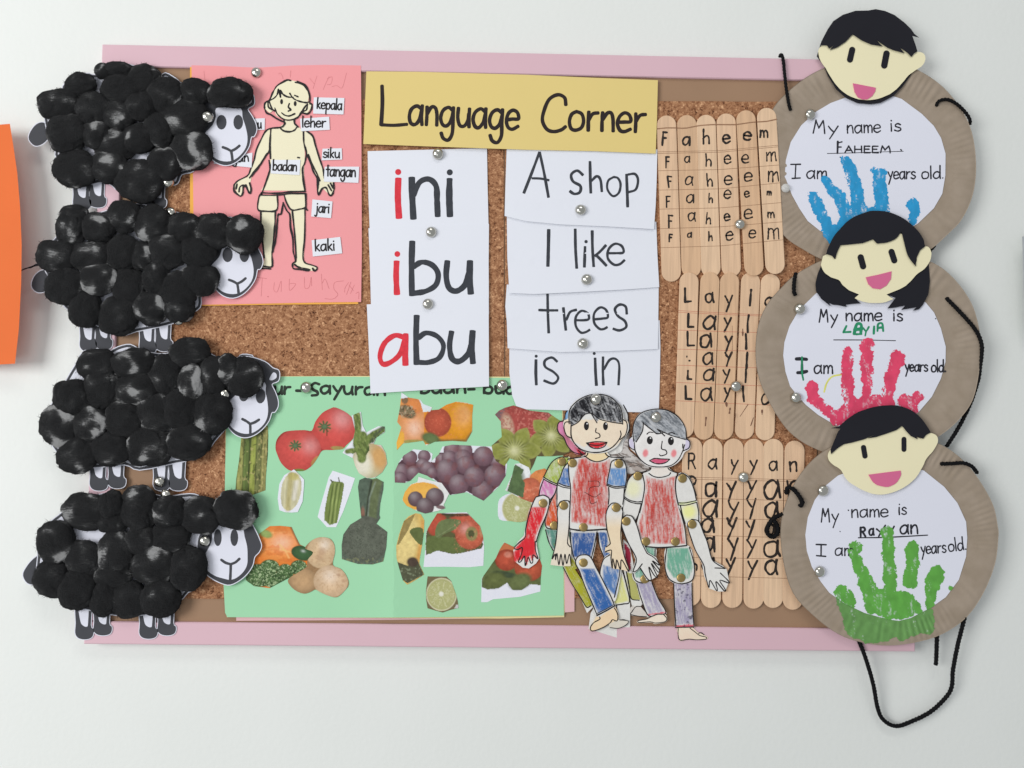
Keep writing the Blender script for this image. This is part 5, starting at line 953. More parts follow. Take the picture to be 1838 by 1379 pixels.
eva_k = paper((36, 36, 42), .65, 'black_foam', .1, .1, 1.0); eva_y = paper((235, 223, 187), .7, 'cream_foam', .015, .1); eva_p = paper((208, 106, 144), .7, 'pink_foam', .02, .1)
discw = paper((219, 220, 233), .65, 'disc_paper', .012, .1)
def cord(pts, h, parent, rad=1.45, name='cord'):
    """twisted cord through pts (photo px); h = list of heights or one height"""
    q = cr(pts, False, 10); hs = np.interp(np.linspace(0, 1, len(q)), np.linspace(0, 1, len(h)), h) if hasattr(h, '__len__') else np.full(len(q), float(h))
    P = W([p[0] for p in q], [p[1] for p in q], hs)
    # resample evenly
    d = np.concatenate([[0], np.cumsum(np.linalg.norm(np.diff(P, axis=0), axis=1))]); n = max(6, int(d[-1]/.0007)); s = np.linspace(0, d[-1], n); P = np.stack([np.interp(s, d, P[:, k]) for k in range(3)], 1)
    T = np.gradient(P, axis=0); T /= np.linalg.norm(T, axis=1)[:, None]; up = np.array([0, -1.0, 0]); N = np.cross(T, up); N /= np.linalg.norm(N, axis=1)[:, None]; Bn = np.cross(T, N)
    K = 10; V = []
    for i in range(n):
        for k in range(K):
            a = 2*math.pi*k/K; rr = rad/1000*(1+.20*math.sin(3*a+s[i]*1500)+.10*random.uniform(-1, 1)); 
            if i in (0, n-1): rr *= .6
            V.append(P[i]+(N[i]*math.cos(a)+Bn[i]*math.sin(a))*rr*1.32)
    F = [(i*K+k, i*K+(k+1) % K, (i+1)*K+(k+1) % K, (i+1)*K+k) for i in range(n-1) for k in range(K)]+[tuple(range(K-1, -1, -1)), tuple(range((n-1)*K, n*K))]
    mb = M(); mb.add(np.array(V), F); return mb.build(name, cordm, parent, smooth=True)
class Plate:
    def __init__(s, label_, outer, inner, h, at):
        s.t = thing('paper_plate_child', label_, 'paper plate craft', at, h, 'paper plate children on the right of the board'); s.h = h
        s.outer = cr(outer, True, 4); s.c = (np.mean([p[0] for p in s.outer]), np.mean([p[1] for p in s.outer]))
        s.ang = np.array([math.atan2(y-s.c[1], x-s.c[0]) for x, y in s.outer]); s.rad = np.array([math.hypot(y-s.c[1], x-s.c[0]) for x, y in s.outer])
        o = np.argsort(s.ang); s.ang = s.ang[o]; s.rad = s.rad[o]; s.ang = np.concatenate([s.ang-2*math.pi, s.ang, s.ang+2*math.pi]); s.rad = np.tile(s.rad, 3)
        nT = 480; ts = [0, .3, .6, .70, .74, .78, .82, .86, .90, .94, .97, .99, 1.0]; mb = M(); X = []; Y = []; H = []
        for t in ts:
            for k in range(nT):
                a = 2*math.pi*k/nT; r = t*np.interp(a, s.ang, s.rad); X.append(s.c[0]+r*math.cos(a)); Y.append(s.c[1]+r*math.sin(a)); H.append(0)
        H = s.hf(np.array(X), np.array(Y)); n = len(ts); nn = n*nT
        F = [(j*nT+k, j*nT+(k+1) % nT, (j+1)*nT+(k+1) % nT, (j+1)*nT+k) for j in range(n-1) for k in range(nT)]
        F = [f[::-1] for f in F]+[tuple(i+nn for i in f) for f in F]+[((n-1)*nT+k, (n-1)*nT+(k+1) % nT, nn+(n-1)*nT+(k+1) % nT, nn+(n-1)*nT+k) for k in range(nT)]
        mb.addw(X+X, Y+Y, np.concatenate([H, H-.7]), F); mb.build('plate', platem, s.t, smooth=True)
        s.disc = lambda x, y: np.maximum(s.h+.9, s.hf(x, y)+.3); s.inner = inner
        sheet('paper_disc', inner, s.disc, discw, s.t, t=.25, step=14)
    def hf(s, x, y):
        x = np.asarray(x, float); y = np.asarray(y, float); a = np.arctan2(y-s.c[1], x-s.c[0]); r = np.hypot(x-s.c[0], y-s.c[1]); t = r/np.interp(a, s.ang, s.rad)
        prof = np.interp(t, [0, .70, .76, .82, .93, .975, 1.0], [0, 0, .25, 1.1, 2.2, 2.3, 1.7]); rib = np.clip((t-.76)/.06, 0, 1)*np.clip((1.02-t)/.08, 0, 1)
        w_ = vn(a*9+3, t*3); return s.h+prof+rib*(.42*np.sin(a*88+5*np.sin(a*5)+5*(w_-.5))*(.1+1.3*w_)+.5*(w_-.5))
    def words(s, blk2, lst, inkm, name='lettering', wd=11):
        mb = M()
        for q in lst:
            wv = wd
            if isinstance(q, tuple): q, wv = q
            stroke_into(mb, blk2(*q), wv*1.12/blk2.s, s.disc, jit=.12)
        mb.build(name, inkm, s.t)
    def foam(s, name, blk2, poly, dh, mat, t=1.6, smooth=False, parent=None):
        q = cr(poly, True, 3) if smooth else poly
        return sheet(name, blk2(*q), s.h+dh, mat, parent or s.t, t=t, step=20, wob=.5)
    def eyes(s, blk2, lst, dh, par):
        for p0, p1, wv in lst:
            (a, b_), (c_, d_) = blk2(p0, p1); mb = M(); L = math.hypot(c_-a, d_-b_); ux, uy = (c_-a)/L, (d_-b_)/L; r = wv/2/blk2.s
            stick_into(mb, a-ux*r, b_-uy*r, c_+ux*r, d_+uy*r, r, s.h+dh, 1.0); mb.build('eye', eva_k, par)
    def hand(s, blk2, caps, polys, colr, dens, extra=None, hfn=None, clipdisc=None, name='handprint'):
        cs = [p for c_ in caps for p in c_[0]]+[p for q in polys for p in q]; P = blk2(*cs); xs = [p[0] for p in P]; ys = [p[1] for p in P]; st_ = 1.0
        gx = np.arange(min(xs)-22, max(xs)+22, st_); gy = np.arange(min(ys)-22, max(ys)+22, st_); X, Y = np.meshgrid(gx, gy); zx = (X-blk2.ox)*blk2.s; zy = (Y-blk2.oy)*blk2.s
        d = np.full(X.shape, 1e9)
        for c_ in caps:
            pts, w0, w1 = c_; n = len(pts)
            for i in range(n-1):
                ax, ay = pts[i]; bx, by = pts[i+1]; L = (bx-ax)**2+(by-ay)**2+1e-9; t = np.clip(((zx-ax)*(bx-ax)+(zy-ay)*(by-ay))/L, 0, 1); tt = (i+t)/(n-1)
                d = np.minimum(d, np.hypot(zx-ax-t*(bx-ax), zy-ay-t*(by-ay))-(w0+(w1-w0)*tt)/2)
        for q in polys: 
            dd = segdist(zx, zy, q, True); d = np.minimum(d, np.where(inpoly(zx, zy, q), -dd, dd))
        rag = (fbm(zx/34., zy/34., 3)-.5)*34+(fbm(zx/9., zy/9., 2)-.5)*12
        dry = fbm(zx/26.+9, zy/60.+4, 4)+.35*(vn(zx/7., zy/7.)-.5); edge = np.clip(-d/26., 0, 1)
        m = ((d+rag) < 0) & (dry < dens+edge*.22)
        if extra is not None: m &= extra(zx, zy)
        ii = np.argwhere(m[:-1, :-1]); 
        vid = -np.ones(X.shape, int); need = np.zeros(X.shape, bool)
        for dy in (0, 1):
            for dx in (0, 1): need[ii[:, 0]+dy, ii[:, 1]+dx] = True
        vid[need] = np.arange(need.sum()); vx = X[need]; vy = Y[need]
        F = np.stack([vid[ii[:, 0], ii[:, 1]], vid[ii[:, 0]+1, ii[:, 1]], vid[ii[:, 0]+1, ii[:, 1]+1], vid[ii[:, 0], ii[:, 1]+1]], 1)
        jx = vx+rng.uniform(-.22, .22, vx.size); jy = vy+rng.uniform(-.22, .22, vx.size)
        tone = fbm(zx[need]/30., zy[need]/44., 3); pale = np.clip((dry[need]-dens+.03)/.2, 0, 1)*.5
        c0 = lin(colr)*1.12; cc = c0[None, :]*(1+.35*(tone[:, None]-.5)); cc = cc*(1-pale[:, None])+np.array([.75, .76, .82])*pale[:, None]
        hh = (hfn or s.disc)(jx, jy)+.10+.08*tone
        mb = M(); mb.addw(jx, jy, hh, F, np.clip(cc, 0, .85)); return mb.build(name, painted(.5, 'poster_paint', .4), s.t)
bk = ink((38, 38, 46))
# ---- top: Faheem
pl = Plate('paper plate boy with blue handprint, topmost of the three plates', [(1388, 194), (1428, 153), (1473, 125), (1520, 112), (1570, 108), (1610, 112), (1646, 125), (1690, 154), (1725, 196), (1745, 240), (1752, 298), (1746, 350), (1727, 393), (1704, 418), (1670, 448), (1630, 468), (1560, 480), (1510, 478), (1471, 464), (1440, 447), (1412, 428), (1390, 398), (1378, 350), (1375, 300), (1376, 240)],
     R1((680, 655), (560, 700), (450, 740), (350, 800), (240, 900), (165, 1020), (130, 1150), (122, 1270))+R2((150, 560), (200, 690), (260, 800), (330, 905), (430, 985), (560, 1045), (800, 1085), (1050, 1040), (1240, 925), (1370, 800), (1440, 680), (1465, 530), (1467, 350), (1430, 220), (1370, 120), (1270, 20))+R1((960, 710), (820, 665)), 17.9, (1572, 290))
pl.hand(R2, [([(370, 700), (420, 800), (480, 930), (520, 1030)], 88, 100), ([(475, 560), (520, 640), (590, 700), (640, 830)], 72, 112), ([(640, 415), (690, 500), (725, 640), (750, 820)], 92, 125), ([(870, 490), (960, 500)], 50, 50), ([(920, 520), (925, 650), (945, 800)], 102, 118), ([(1190, 770), (1210, 820), (1195, 900)], 105, 70), ([(560, 1010), (640, 930), (760, 840), (900, 860)], 120, 150)], [], (38, 144, 196), .68)
pl.hand(R2, [([(480, 1030), (540, 1040)], 50, 60)], [], (60, 140, 170), .5, hfn=pl.hf, name='paint_smear')
pl.words(R2, text('My', (375, 180), (575, 185), 62)+text('name', (655, 180), (932, 172), 64)+text('is', (1015, 163), (1098, 162), 62)+[([(578, 250), (575, 345)], 15), [(575, 262), (612, 252)], [(575, 295), (605, 295)]]+text('AHEEM', (635, 342), (1018, 342), 33)+[([(492, 348), (700, 343), (900, 336), (1118, 330)], 5), [(1097, 316), (1103, 321)], ([(598, 378), (600, 380)], 9)]+[[(190, 438), (270, 437)], [(232, 438), (226, 552)], [(182, 555), (268, 550)]]+text('am', (322, 553), (488, 556), 64)+text('years', (992, 558), (1218, 556), 60)+text('old.', (1272, 556), (1448, 552), 58), bk)
pl.foam('hair_back', R1, [(352, 405), (375, 330), (500, 300), (900, 300), (1050, 400), (1030, 535), (970, 620), (900, 690), (810, 738), (740, 748), (640, 740), (560, 702), (490, 642), (430, 545), (405, 480)], 3.4, eva_k)
f1 = pl.foam('face', R1, cr([(362, 370), (385, 328), (420, 323), (445, 345), (500, 290), (600, 240), (800, 250), (1000, 330), (1035, 395), (1065, 374), (1112, 380), (1132, 415), (1115, 465), (1060, 505), (1010, 540), (960, 600), (900, 660), (820, 700), (740, 718), (650, 712), (570, 680), (500, 620), (450, 550), (415, 490), (380, 440)], True, 3), 5.0, eva_y)
pl.foam('hair', R1, [(374, 332), (385, 300), (405, 258), (430, 210), (470, 152), (540, 106), (630, 78), (720, 75), (775, 67), (840, 78), (910, 108), (980, 162), (1028, 208), (1050, 242), (1086, 272), (1038, 260), (1060, 320), (1074, 370), (1050, 385), (1030, 410), (1000, 378), (950, 343), (980, 382), (900, 360), (860, 345), (830, 326), (780, 288), (822, 333), (740, 320), (670, 290), (608, 248), (560, 300), (500, 340), (446, 358), (470, 328), (440, 350), (425, 326), (385, 325)], 6.6, eva_k)
pl.eyes(R1, [((606, 358), (590, 428), 44), ((852, 385), (836, 470), 46)], 5.8, f1)
pl.foam('mouth', R1, [(609, 598), (775, 630), (772, 655), (750, 690), (715, 714), (680, 714), (645, 698), (622, 660)], 5.8, eva_p, .9, parent=f1)
cord(R1((82, 410), (98, 395), (112, 440), (128, 600), (150, 740), (165, 795)), [14, 19, 20, 20.5, 21.5, 20], pl.t); cord(R1((1205, 765), (1230, 725), (1290, 715), (1360, 750), (1420, 810), (1450, 860), (1450, 895)), [19, 22, 22.5, 22.3, 22, 21, 16], pl.t)
cord(R2((1330, 1160), (1380, 1105)), [15, 17], pl.t)
# ---- middle: Layla
pl2 = Plate('paper plate girl with red handprint, middle of the three plates', [(1431, 491), (1400, 519), (1376, 548), (1361, 584), (1356, 629), (1360, 670), (1373, 707), (1403, 759), (1433, 789), (1474, 810), (1530, 826), (1590, 826), (1645, 808), (1686, 783), (1719, 756), (1746, 718), (1758, 663), (1760, 620), (1757, 588), (1743, 543), (1711, 499), (1673, 471), (1620, 458), (1560, 452), (1490, 462)],
     R3((640, 585), (530, 612), (400, 740), (330, 860), (292, 980), (283, 1080), (300, 1200), (335, 1310))+R4((345, 555), (400, 615), (480, 680), (600, 752), (800, 790), (1000, 745), (1140, 665), (1230, 560), (1290, 440), (1320, 330), (1322, 230), (1290, 110), (1245, 5))+R3((1350, 680), (1200, 610), (900, 570)), 20.6, (1558, 640))
pl2.words(R3, text('My', (552, 830), (690, 830), 56)+text('name', (752, 820), (1025, 818), 58)+text('is', (1110, 820), (1178, 820), 56)+[([(662, 962), (900, 963), (1125, 968)], 6), ([(1425, 802), (1427, 804)], 8)]+text('am', (515, 1213), (655, 1213), 60)+text('years', (1198, 1198), (1366, 1198), 50)+text('old.', (1396, 1202), (1500, 1200), 50)+[([(382, 1105), (420, 1104), (458, 1108)], 22), ([(424, 1105), (424, 1205)], 18), ([(392, 1208), (425, 1206), (460, 1198)], 22)], bk)
gi = ink((38, 140, 98)); pl2.words(R3, [([(757, 858), (735, 905)], 15), ([(735, 905), (788, 902)], 13), ([(815, 915), (835, 845), (868, 850), (865, 910)], 22), ([(820, 885), (870, 880)], 22), ([(830, 920), (870, 918)], 14), ([(882, 872), (905, 895), (925, 865)], 12), ([(905, 895), (898, 930)], 12), ([(965, 862), (962, 915)], 15), ([(990, 895), (995, 845), (1025, 840), (1033, 895)], 14), ([(995, 872), (1030, 868)], 16)], gi, 'green_lettering', 14)
pl2.words(R3, [([(424, 1090), (424, 1200), (434, 1262)], 12)], gi, 'green_lettering', 12)
pl2.words(R3, [([(590, 1352), (610, 1285), (650, 1238), (718, 1222)], 11)], ink((228, 222, 110)), 'yellow_mark', 11)
pl2.hand(R4, [([(440, 500), (440, 560), (500, 620), (590, 690)], 92, 62), ([(672, 268), (665, 400), (670, 480), (690, 580)], 74, 84), ([(802, 218), (802, 240)], 104, 100), ([(802, 230), (800, 400), (800, 550)], 88, 62), ([(1000, 300), (960, 430), (940, 545)], 96, 78), ([(1050, 590), (1090, 600), (1140, 560)], 95, 75), ([(1080, 600), (1110, 650)], 110, 60), ([(620, 700), (720, 620), (820, 600), (930, 600)], 100, 110), ([(600, 700), (800, 700)], 90, 120)], [], (214, 66, 100), .66)
pl2.foam('hair_back', R3, [(600, 330), (640, 230), (700, 140), (900, 60), (1150, 60), (1290, 140), (1335, 210), (1350, 270), (1375, 400), (1384, 520), (1372, 620), (1330, 700), (1300, 733), (1255, 742), (1282, 716), (1225, 728), (1168, 736), (1202, 702), (1120, 720), (1064, 726), (1125, 648), (1058, 622), (850, 622), (828, 660), (862, 688), (800, 692), (750, 698), (758, 716), (690, 700), (655, 698), (625, 684), (637, 710), (570, 655), (530, 600), (524, 540), (540, 470), (570, 400)], 3.2, eva_k)
f2 = pl2.foam('face', R3, cr([(580, 335), (612, 321), (650, 333), (675, 356), (690, 290), (740, 220), (900, 170), (1100, 150), (1200, 190), (1250, 300), (1280, 380), (1288, 320), (1312, 278), (1345, 260), (1377, 270), (1394, 310), (1384, 370), (1340, 430), (1280, 475), (1240, 522), (1180, 570), (1100, 605)], False, 3)+[(1058, 622), (1085, 640), (1110, 655)]+cr([(1050, 680), (980, 686), (900, 680), (845, 662)], False, 3)+[(818, 650), (852, 622)]+cr([(780, 592), (730, 552), (700, 512), (640, 492), (590, 452), (565, 400)], False, 3), 4.8, eva_y)
pl2.foam('fringe', R3, cr([(605, 318), (620, 270), (660, 190), (700, 140), (780, 60), (880, 12), (960, -6), (1080, 5), (1200, 60), (1290, 140), (1335, 208), (1346, 262)], False, 3)+[(1310, 290), (1283, 350), (1278, 412)]+cr([(1278, 412), (1225, 345), (1200, 275), (1170, 150)], False, 3)+cr([(1168, 152), (1130, 200), (1060, 232), (990, 240)], False, 3)+[(985, 240), (955, 208), (880, 236), (780, 246), (712, 252), (690, 300), (672, 356), (650, 333)], 6.5, eva_k)
pl2.eyes(R3, [((864, 343), (882, 410), 47), ((1095, 302), (1116, 366), 46)], 5.6, f2)
pl2.foam('mouth', R3, [(902, 493), (1000, 472), (1095, 447), (1091, 505), (1058, 555), (1010, 583), (955, 575), (920, 545)], 5.6, eva_p, .9, parent=f2)
cord(R3((378, 458), (366, 520), (364, 600), (378, 628)), [21, 24, 24.5, 23], pl2.t, 1.7); cord(R3((1503, 645), (1620, 765), (1720, 880), (1768, 980), (1772, 1060), (1762, 1140), (1752, 1230))+R4((1527, 480), (1490, 590), (1440, 700), (1390, 790), (1325, 892)), [22.5, 25, 25, 24, 22, 20, 19, 17, 14, 12], pl2.t, 1.7)
# ---- lowest: Rayyan
pl3 = Plate('paper plate boy with green handprint, lowest of the three plates', [(1488, 804), (1452, 832), (1421, 877), (1402, 937), (1405, 1002), (1423, 1064), (1462, 1107), (1504, 1138), (1546, 1153), (1593, 1159), (1645, 1153), (1692, 1138), (1734, 1109), (1765, 1065), (1786, 1012), (1792, 965), (1791, 945), (1781, 903), (1750, 851), (1718, 817), (1684, 796), (1640, 782), (1580, 776), (1530, 786)],
     R5((700, 460), (560, 512), (470, 585), (400, 680), (352, 800), (335, 920), (345, 1030), (380, 1140), (440, 1240), (500, 1318))+R6((600, 470), (740, 537), (900, 582), (980, 592), (1060, 572), (1200, 500), (1300, 430), (1390, 310), (1440, 150), (1448, 20))+R5((1440, 830), (1380, 700), (1290, 590), (1150, 478), (1000, 440)), 23.2, (1597, 968))
pl3.words(R5, text('My', (445, 832), (562, 830), 54)+text('name', (652, 800), (905, 795), 54)+text('is', (978, 780), (1030, 780), 50)+[(q, 13) for q in text('R', (712, 930), (750, 930), 36)]+[(q, 12) for q in text('a', (775, 922), (808, 920), 44)]+[([(825, 880), (850, 900), (860, 905)], 11), ([(885, 855), (862, 890), (840, 930)], 11), ([(945, 862), (925, 900), (905, 935)], 11), ([(890, 890), (915, 905)], 9)]+[(q, 12) for q in text('an', (988, 912), (1110, 912), 60)]+[([(700, 940), (900, 937), (1175, 922)], 7)]+[[(410, 986), (478, 988)], [(444, 988), (443, 1065)], [(412, 1063), (475, 1068)]]+text('am', (540, 1060), (665, 1062), 50)+text('years', (1132, 1052), (1303, 1040), 50)+text('old.', (1322, 1035), (1440, 1020), 50)+[([(573, 896), (575, 898)], 6), ([(630, 750), (632, 752)], 8)], bk, wd=9)
indisc = lambda x, y: inpoly(R6.ox+x/R6.s, R6.oy+y/R6.s, pl3.inner)
pl3.hand(R6, [([(665, 80), (690, 90)], 70, 70), ([(660, 120), (690, 190), (740, 300), (790, 420)], 66, 120), ([(895, -30), (895, 20), (905, 150), (920, 360)], 70, 96), ([(895, -25), (895, -20)], 80, 90), ([(1068, 85), (1072, 180), (1062, 250)], 100, 84), ([(1058, 270), (1055, 320)], 105, 105), ([(1235, 260), (1225, 300)], 105, 100), ([(1215, 300), (1190, 430), (1185, 520)], 100, 50), ([(580, 400), (620, 420), (640, 470)], 100, 80), ([(1338, 362), (1340, 364)], 26, 20)],
    [[(740, 390), (860, 375), (1050, 385), (1100, 450), (1140, 520), (1060, 565), (980, 585), (900, 575), (740, 530)]], (92, 160, 66), .70, extra=indisc)
pl3.hand(R6, [], [[(530, 405), (600, 440), (720, 500), (850, 540), (980, 550), (1100, 520), (1200, 460), (1225, 620), (1210, 680), (1060, 690), (1000, 735), (945, 700), (900, 735), (780, 750), (660, 715), (610, 670), (590, 580)]], (98, 144, 78), .80, hfn=lambda x, y: pl3.hf(x, y)+.1, name='paint_smear')
f3 = pl3.foam('face', R5, cr([(490, 385), (496, 350), (520, 325), (570, 290), (700, 240), (850, 200), (960, 160), (1010, 165), (1060, 220), (1130, 258), (1165, 230), (1205, 221), (1240, 243), (1244, 288), (1212, 345), (1167, 395), (1142, 450), (1092, 530), (1012, 595), (930, 630), (850, 643), (770, 630), (690, 592), (620, 542), (580, 475), (540, 447), (505, 420)], True, 3), 4.6, eva_y)
pl3.foam('hair', R5, [(512, 365), (508, 335), (530, 280), (560, 210), (577, 190), (508, 188), (565, 174)]+cr([(620, 125), (700, 75), (800, 42), (900, 29), (1000, 37), (1090, 80), (1150, 140), (1198, 215)], False, 3)+[(1165, 233), (1145, 260), (1098, 240), (1106, 264), (1060, 242), (1030, 210), (1000, 171), (960, 200), (900, 222), (820, 248), (768, 256), (806, 233), (740, 263), (650, 288), (600, 298), (560, 322)], 6.3, eva_k)
pl3.eyes(R5, [((735, 320), (745, 378), 36), ((1013, 263), (1013, 333), 34)], 5.4, f3)
pl3.foam('mouth', R5, cr([(990, 478), (992, 510), (962, 560), (905, 590), (845, 583), (800, 558), (769, 506)], False, 3), 5.4, eva_p, .9, parent=f3)
cord(R5((203, 640), (213, 598), (250, 605), (290, 650), (315, 700), (293, 727)), [22, 26, 27.5, 28, 27.5, 26], pl3.t, 1.9); cord(R5((182, 775), (120, 805), (80, 855), (75, 905), (108, 935), (145, 905), (140, 850), (118, 822)), [23, 22.5, 20.5, 20, 20, 20.6, 22.5, 24.5], pl3.t, 1.9)
cord(R5((1263, 432), (1340, 430), (1420, 426), (1480, 450), (1518, 497)), [27, 27.5, 27.5, 26, 21], pl3.t, 1.7)
cord(R6((700, 720), (750, 850), (800, 1020), (835, 1200), (880, 1280), (960, 1315), (1060, 1285), (1190, 1220), (1290, 1130), (1340, 1050), (1350, 930), (1380, 770), (1412, 640), (1432, 560)), [20, 19, 14, 10, 8, 7, 7, 8, 9, 11, 13, 16, 20, 23], pl3.t, 1.8)
cord(R6((1240, 650), (1240, 690), (1236, 830), (1232, 897)), [22, 20, 16, 14], pl3.t, 1.8)

# ================================================================= SHEEP
m, nt, b = newmat('black_painted_cotton'); cotm = m
tc_ = nt.nodes.new('ShaderNodeTexCoord'); oi = nt.nodes.new('ShaderNodeObjectInfo')
mu = nt.nodes.new('ShaderNodeMath'); mu.operation = 'MULTIPLY'; mu.inputs[1].default_value = 40.0; nt.links.new(oi.outputs['Random'], mu.inputs[0])
va = nt.nodes.new('ShaderNodeVectorMath'); va.operation = 'ADD'; nt.links.new(tc_.outputs['Object'], va.inputs[0]); nt.links.new(mu.outputs[0], va.inputs[1])
n1 = nd(nt, 'ShaderNodeTexNoise', Scale=.95, Detail=1.0, Distortion=.2); nt.links.new(va.outputs[0], n1.inputs['Vector'])
mp = nt.nodes.new('ShaderNodeMapping'); mp.inputs['Scale'].default_value = (1.6, 3, 6); mp.inputs['Rotation'].default_value = (0, .5, 0); nt.links.new(va.outputs[0], mp.inputs[0])
n2 = nd(nt, 'ShaderNodeTexNoise', Scale=2.0, Detail=8.0, Roughness=.72, Distortion=.35); nt.links.new(mp.outputs[0], n2.inputs['Vector'])
n3 = nd(nt, 'ShaderNodeTexNoise', Scale=22.0, Detail=4.0, Roughness=.7); nt.links.new(va.outputs[0], n3.inputs['Vector'])
# bare cotton shows softly where the paint missed
ad = nd(nt, 'ShaderNodeMath', _operation='MULTIPLY_ADD'); ad.inputs[1].default_value = .30; nt.links.new(n2.outputs['Fac'], ad.inputs[0]); nt.links.new(n1.outputs['Fac'], ad.inputs[2])
oir = nd(nt, 'ShaderNodeMath', _operation='MULTIPLY_ADD'); oir.inputs[1].default_value = .10; nt.links.new(oi.outputs['Random'], oir.inputs[0]); nt.links.new(ad.outputs[0], oir.inputs[2])
a5 = nd(nt, 'ShaderNodeMath', _operation='MULTIPLY_ADD'); a5.inputs[1].default_value = .16; nt.links.new(n3.outputs['Fac'], a5.inputs[0]); nt.links.new(oir.outputs[0], a5.inputs[2])
mr = nd(nt, 'ShaderNodeMapRange', _interpolation_type='LINEAR'); mr.inputs['From Min'].default_value = .69; mr.inputs['From Max'].default_value = 1.0; nt.links.new(a5.outputs[0], mr.inputs['Value'])
rp = nt.nodes.new('ShaderNodeValToRGB'); e = rp.color_ramp.elements
e[0].position = 0.0; e[0].color = (.0065, .0067, .0074, 1); e[1].position = 1.0; e[1].color = (.52, .52, .52, 1)
x = e.new(.45); x.color = (.013, .0134, .0142, 1); x = e.new(.66); x.color = (.028, .0285, .029, 1); x = e.new(.82); x.color = (.085, .085, .086, 1)
nt.links.new(mr.outputs[0], rp.inputs[0]); nt.links.new(rp.outputs[0], b.inputs['Base Color']); mr.name = 'bare'
b.inputs['Roughness'].default_value = .95; b.inputs['Specular IOR Level'].default_value = .15; b.inputs['Sheen Weight'].default_value = .22; b.inputs['Sheen Roughness'].default_value = .6; b.inputs['Sheen Tint'].default_value = (.30, .30, .31, 1)
sm = nd(nt, 'ShaderNodeMath', _operation='ADD'); nt.links.new(n2.outputs['Fac'], sm.inputs[0]); nt.links.new(n3.outputs['Fac'], sm.inputs[1])
bp = nd(nt, 'ShaderNodeBump', Strength=.7, Distance=.06); nt.links.new(sm.outputs[0], bp.inputs['Height']); nt.links.new(bp.outputs[0], b.inputs['Normal'])
cot2 = cotm.copy(); cot2.node_tree.nodes['bare'].inputs['From Min'].default_value = .64; cot2.node_tree.nodes['bare'].inputs['From Max'].default_value = .99
cot3 = cotm.copy(); cot3.node_tree.nodes['bare'].inputs['From Min'].default_value = .55; cot3.node_tree.nodes['bare'].inputs['From Max'].default_value = .88
def puff_mesh(seed):
    import bmesh
    bm = bmesh.new(); bmesh.ops.create_icosphere(bm, subdivisions=5, radius=1.0); rs = np.random.RandomState(seed)
    from mathutils import noise
    off = Vector(rs.uniform(-50, 50, 3)); creases = [(Vector(rs.normal(size=3)).normalized(), rs.uniform(-.5, .5), rs.uniform(.03, .11)) for _ in range(3)]
    for v in bm.verts:
        p = v.co.normalized(); r = 1+.13*noise.noise(p*1.3+off)+.06*noise.noise(p*3.1+off)+.03*noise.noise(p*8+off)+.016*noise.noise(p*22+off)
        for nrm, d0, dep in creases:
            dd = p.dot(nrm)-d0+.12*noise.noise(p*2+off); r -= dep*math.exp(-(dd/.07)**2)*max(0, min(1, .5+noise.noise(p*1.7-off)*1.6))
        q = p*r; s_ = lambda a, e_: math.copysign(abs(a)**e_, a)
        v.co = Vector((s_(q.x, .97), q.y, s_(q.z, .97)))
    V0 = [v.co.copy() for v in bm.verts]; N0 = [v.normal.copy() for v in bm.verts]; bm.normal_update(); N0 = [v.normal.copy() for v in bm.verts]
    nb_ = len(bm.faces)
    for _ in range(230):   # loose fibres standing off the ball
        i = rs.randint(len(V0)); p = V0[i]; n_ = N0[i]; tg = n_.cross(Vector(rs.normal(size=3))).normalized(); L = rs.uniform(.06, .22); w_ = .012
        side = n_.cross(tg).normalized()*w_; a_ = p-n_*.03; m_ = p+n_*L*.35+tg*L*.6; t_ = p+n_*L*.55+tg*L*1.5
        v1 = bm.verts.new(a_-side); v2 = bm.verts.new(a_+side); v3 = bm.verts.new(m_+side*.8); v4 = bm.verts.new(m_-side*.8); v5 = bm.verts.new(t_)
        bm.faces.new((v1, v2, v3, v4)); bm.faces.new((v4, v3, v5))
    me = bpy.data.meshes.new('cotton_ball'); bm.to_mesh(me); bm.free(); me.polygons.foreach_set('use_smooth', [True]*len(me.polygons)); me.materials.append(cotm); return me
PUFF = [puff_mesh(k) for k in range(9)]
shw = paper((216, 217, 228), .65, 'sheep_paper', .015, .1); shd = paper((72, 73, 78), .6, 'printed_grey', .05, .08, 1.0)
Z = B(340, 100, 5.744)
def off(pts, dx, dy): return [(x+dx, y+dy) for x, y in pts]
def scallop(cx, cy, rx, ry, n, amp, ph, grow=0):
    out = []
    for k in range(n*10):
        a = 2*math.pi*k/(n*10); s_ = abs(math.sin(n*a/2+ph)); out.append((cx+(rx+amp*s_**.7+grow)*math.cos(a), cy+(ry+amp*s_**.7+grow)*math.sin(a)))
    return out
def inset(poly, d):
    c = np.mean(poly, axis=0); P = np.array(poly); n = len(P); t = np.roll(P, -1, 0)-np.roll(P, 1, 0); t /= np.hypot(t[:, 0], t[:, 1])[:, None]+1e-9; nn = np.stack([-t[:, 1], t[:, 0]], 1)
    ar = np.sum(P[:, 0]*np.roll(P[:, 1], -1)-np.roll(P[:, 0], -1)*P[:, 1]); s_ = 1 if ar > 0 else -1
    return [tuple(p) for p in P+nn*d*s_]
def layered(par, poly, h, border=4.2, cut=1.6):
    """cut-out with a printed grey line and a white margin: three sheets glued flush"""
    sheet('paper', inset(poly, -cut), h, shw, par, t=.25, step=15); sheet('printed_line', poly, h+.12, shd, par, t=.12, step=15)
    if border: sheet('printed_white', inset(poly, border), h+.22, shw, par, t=.1, step=15)
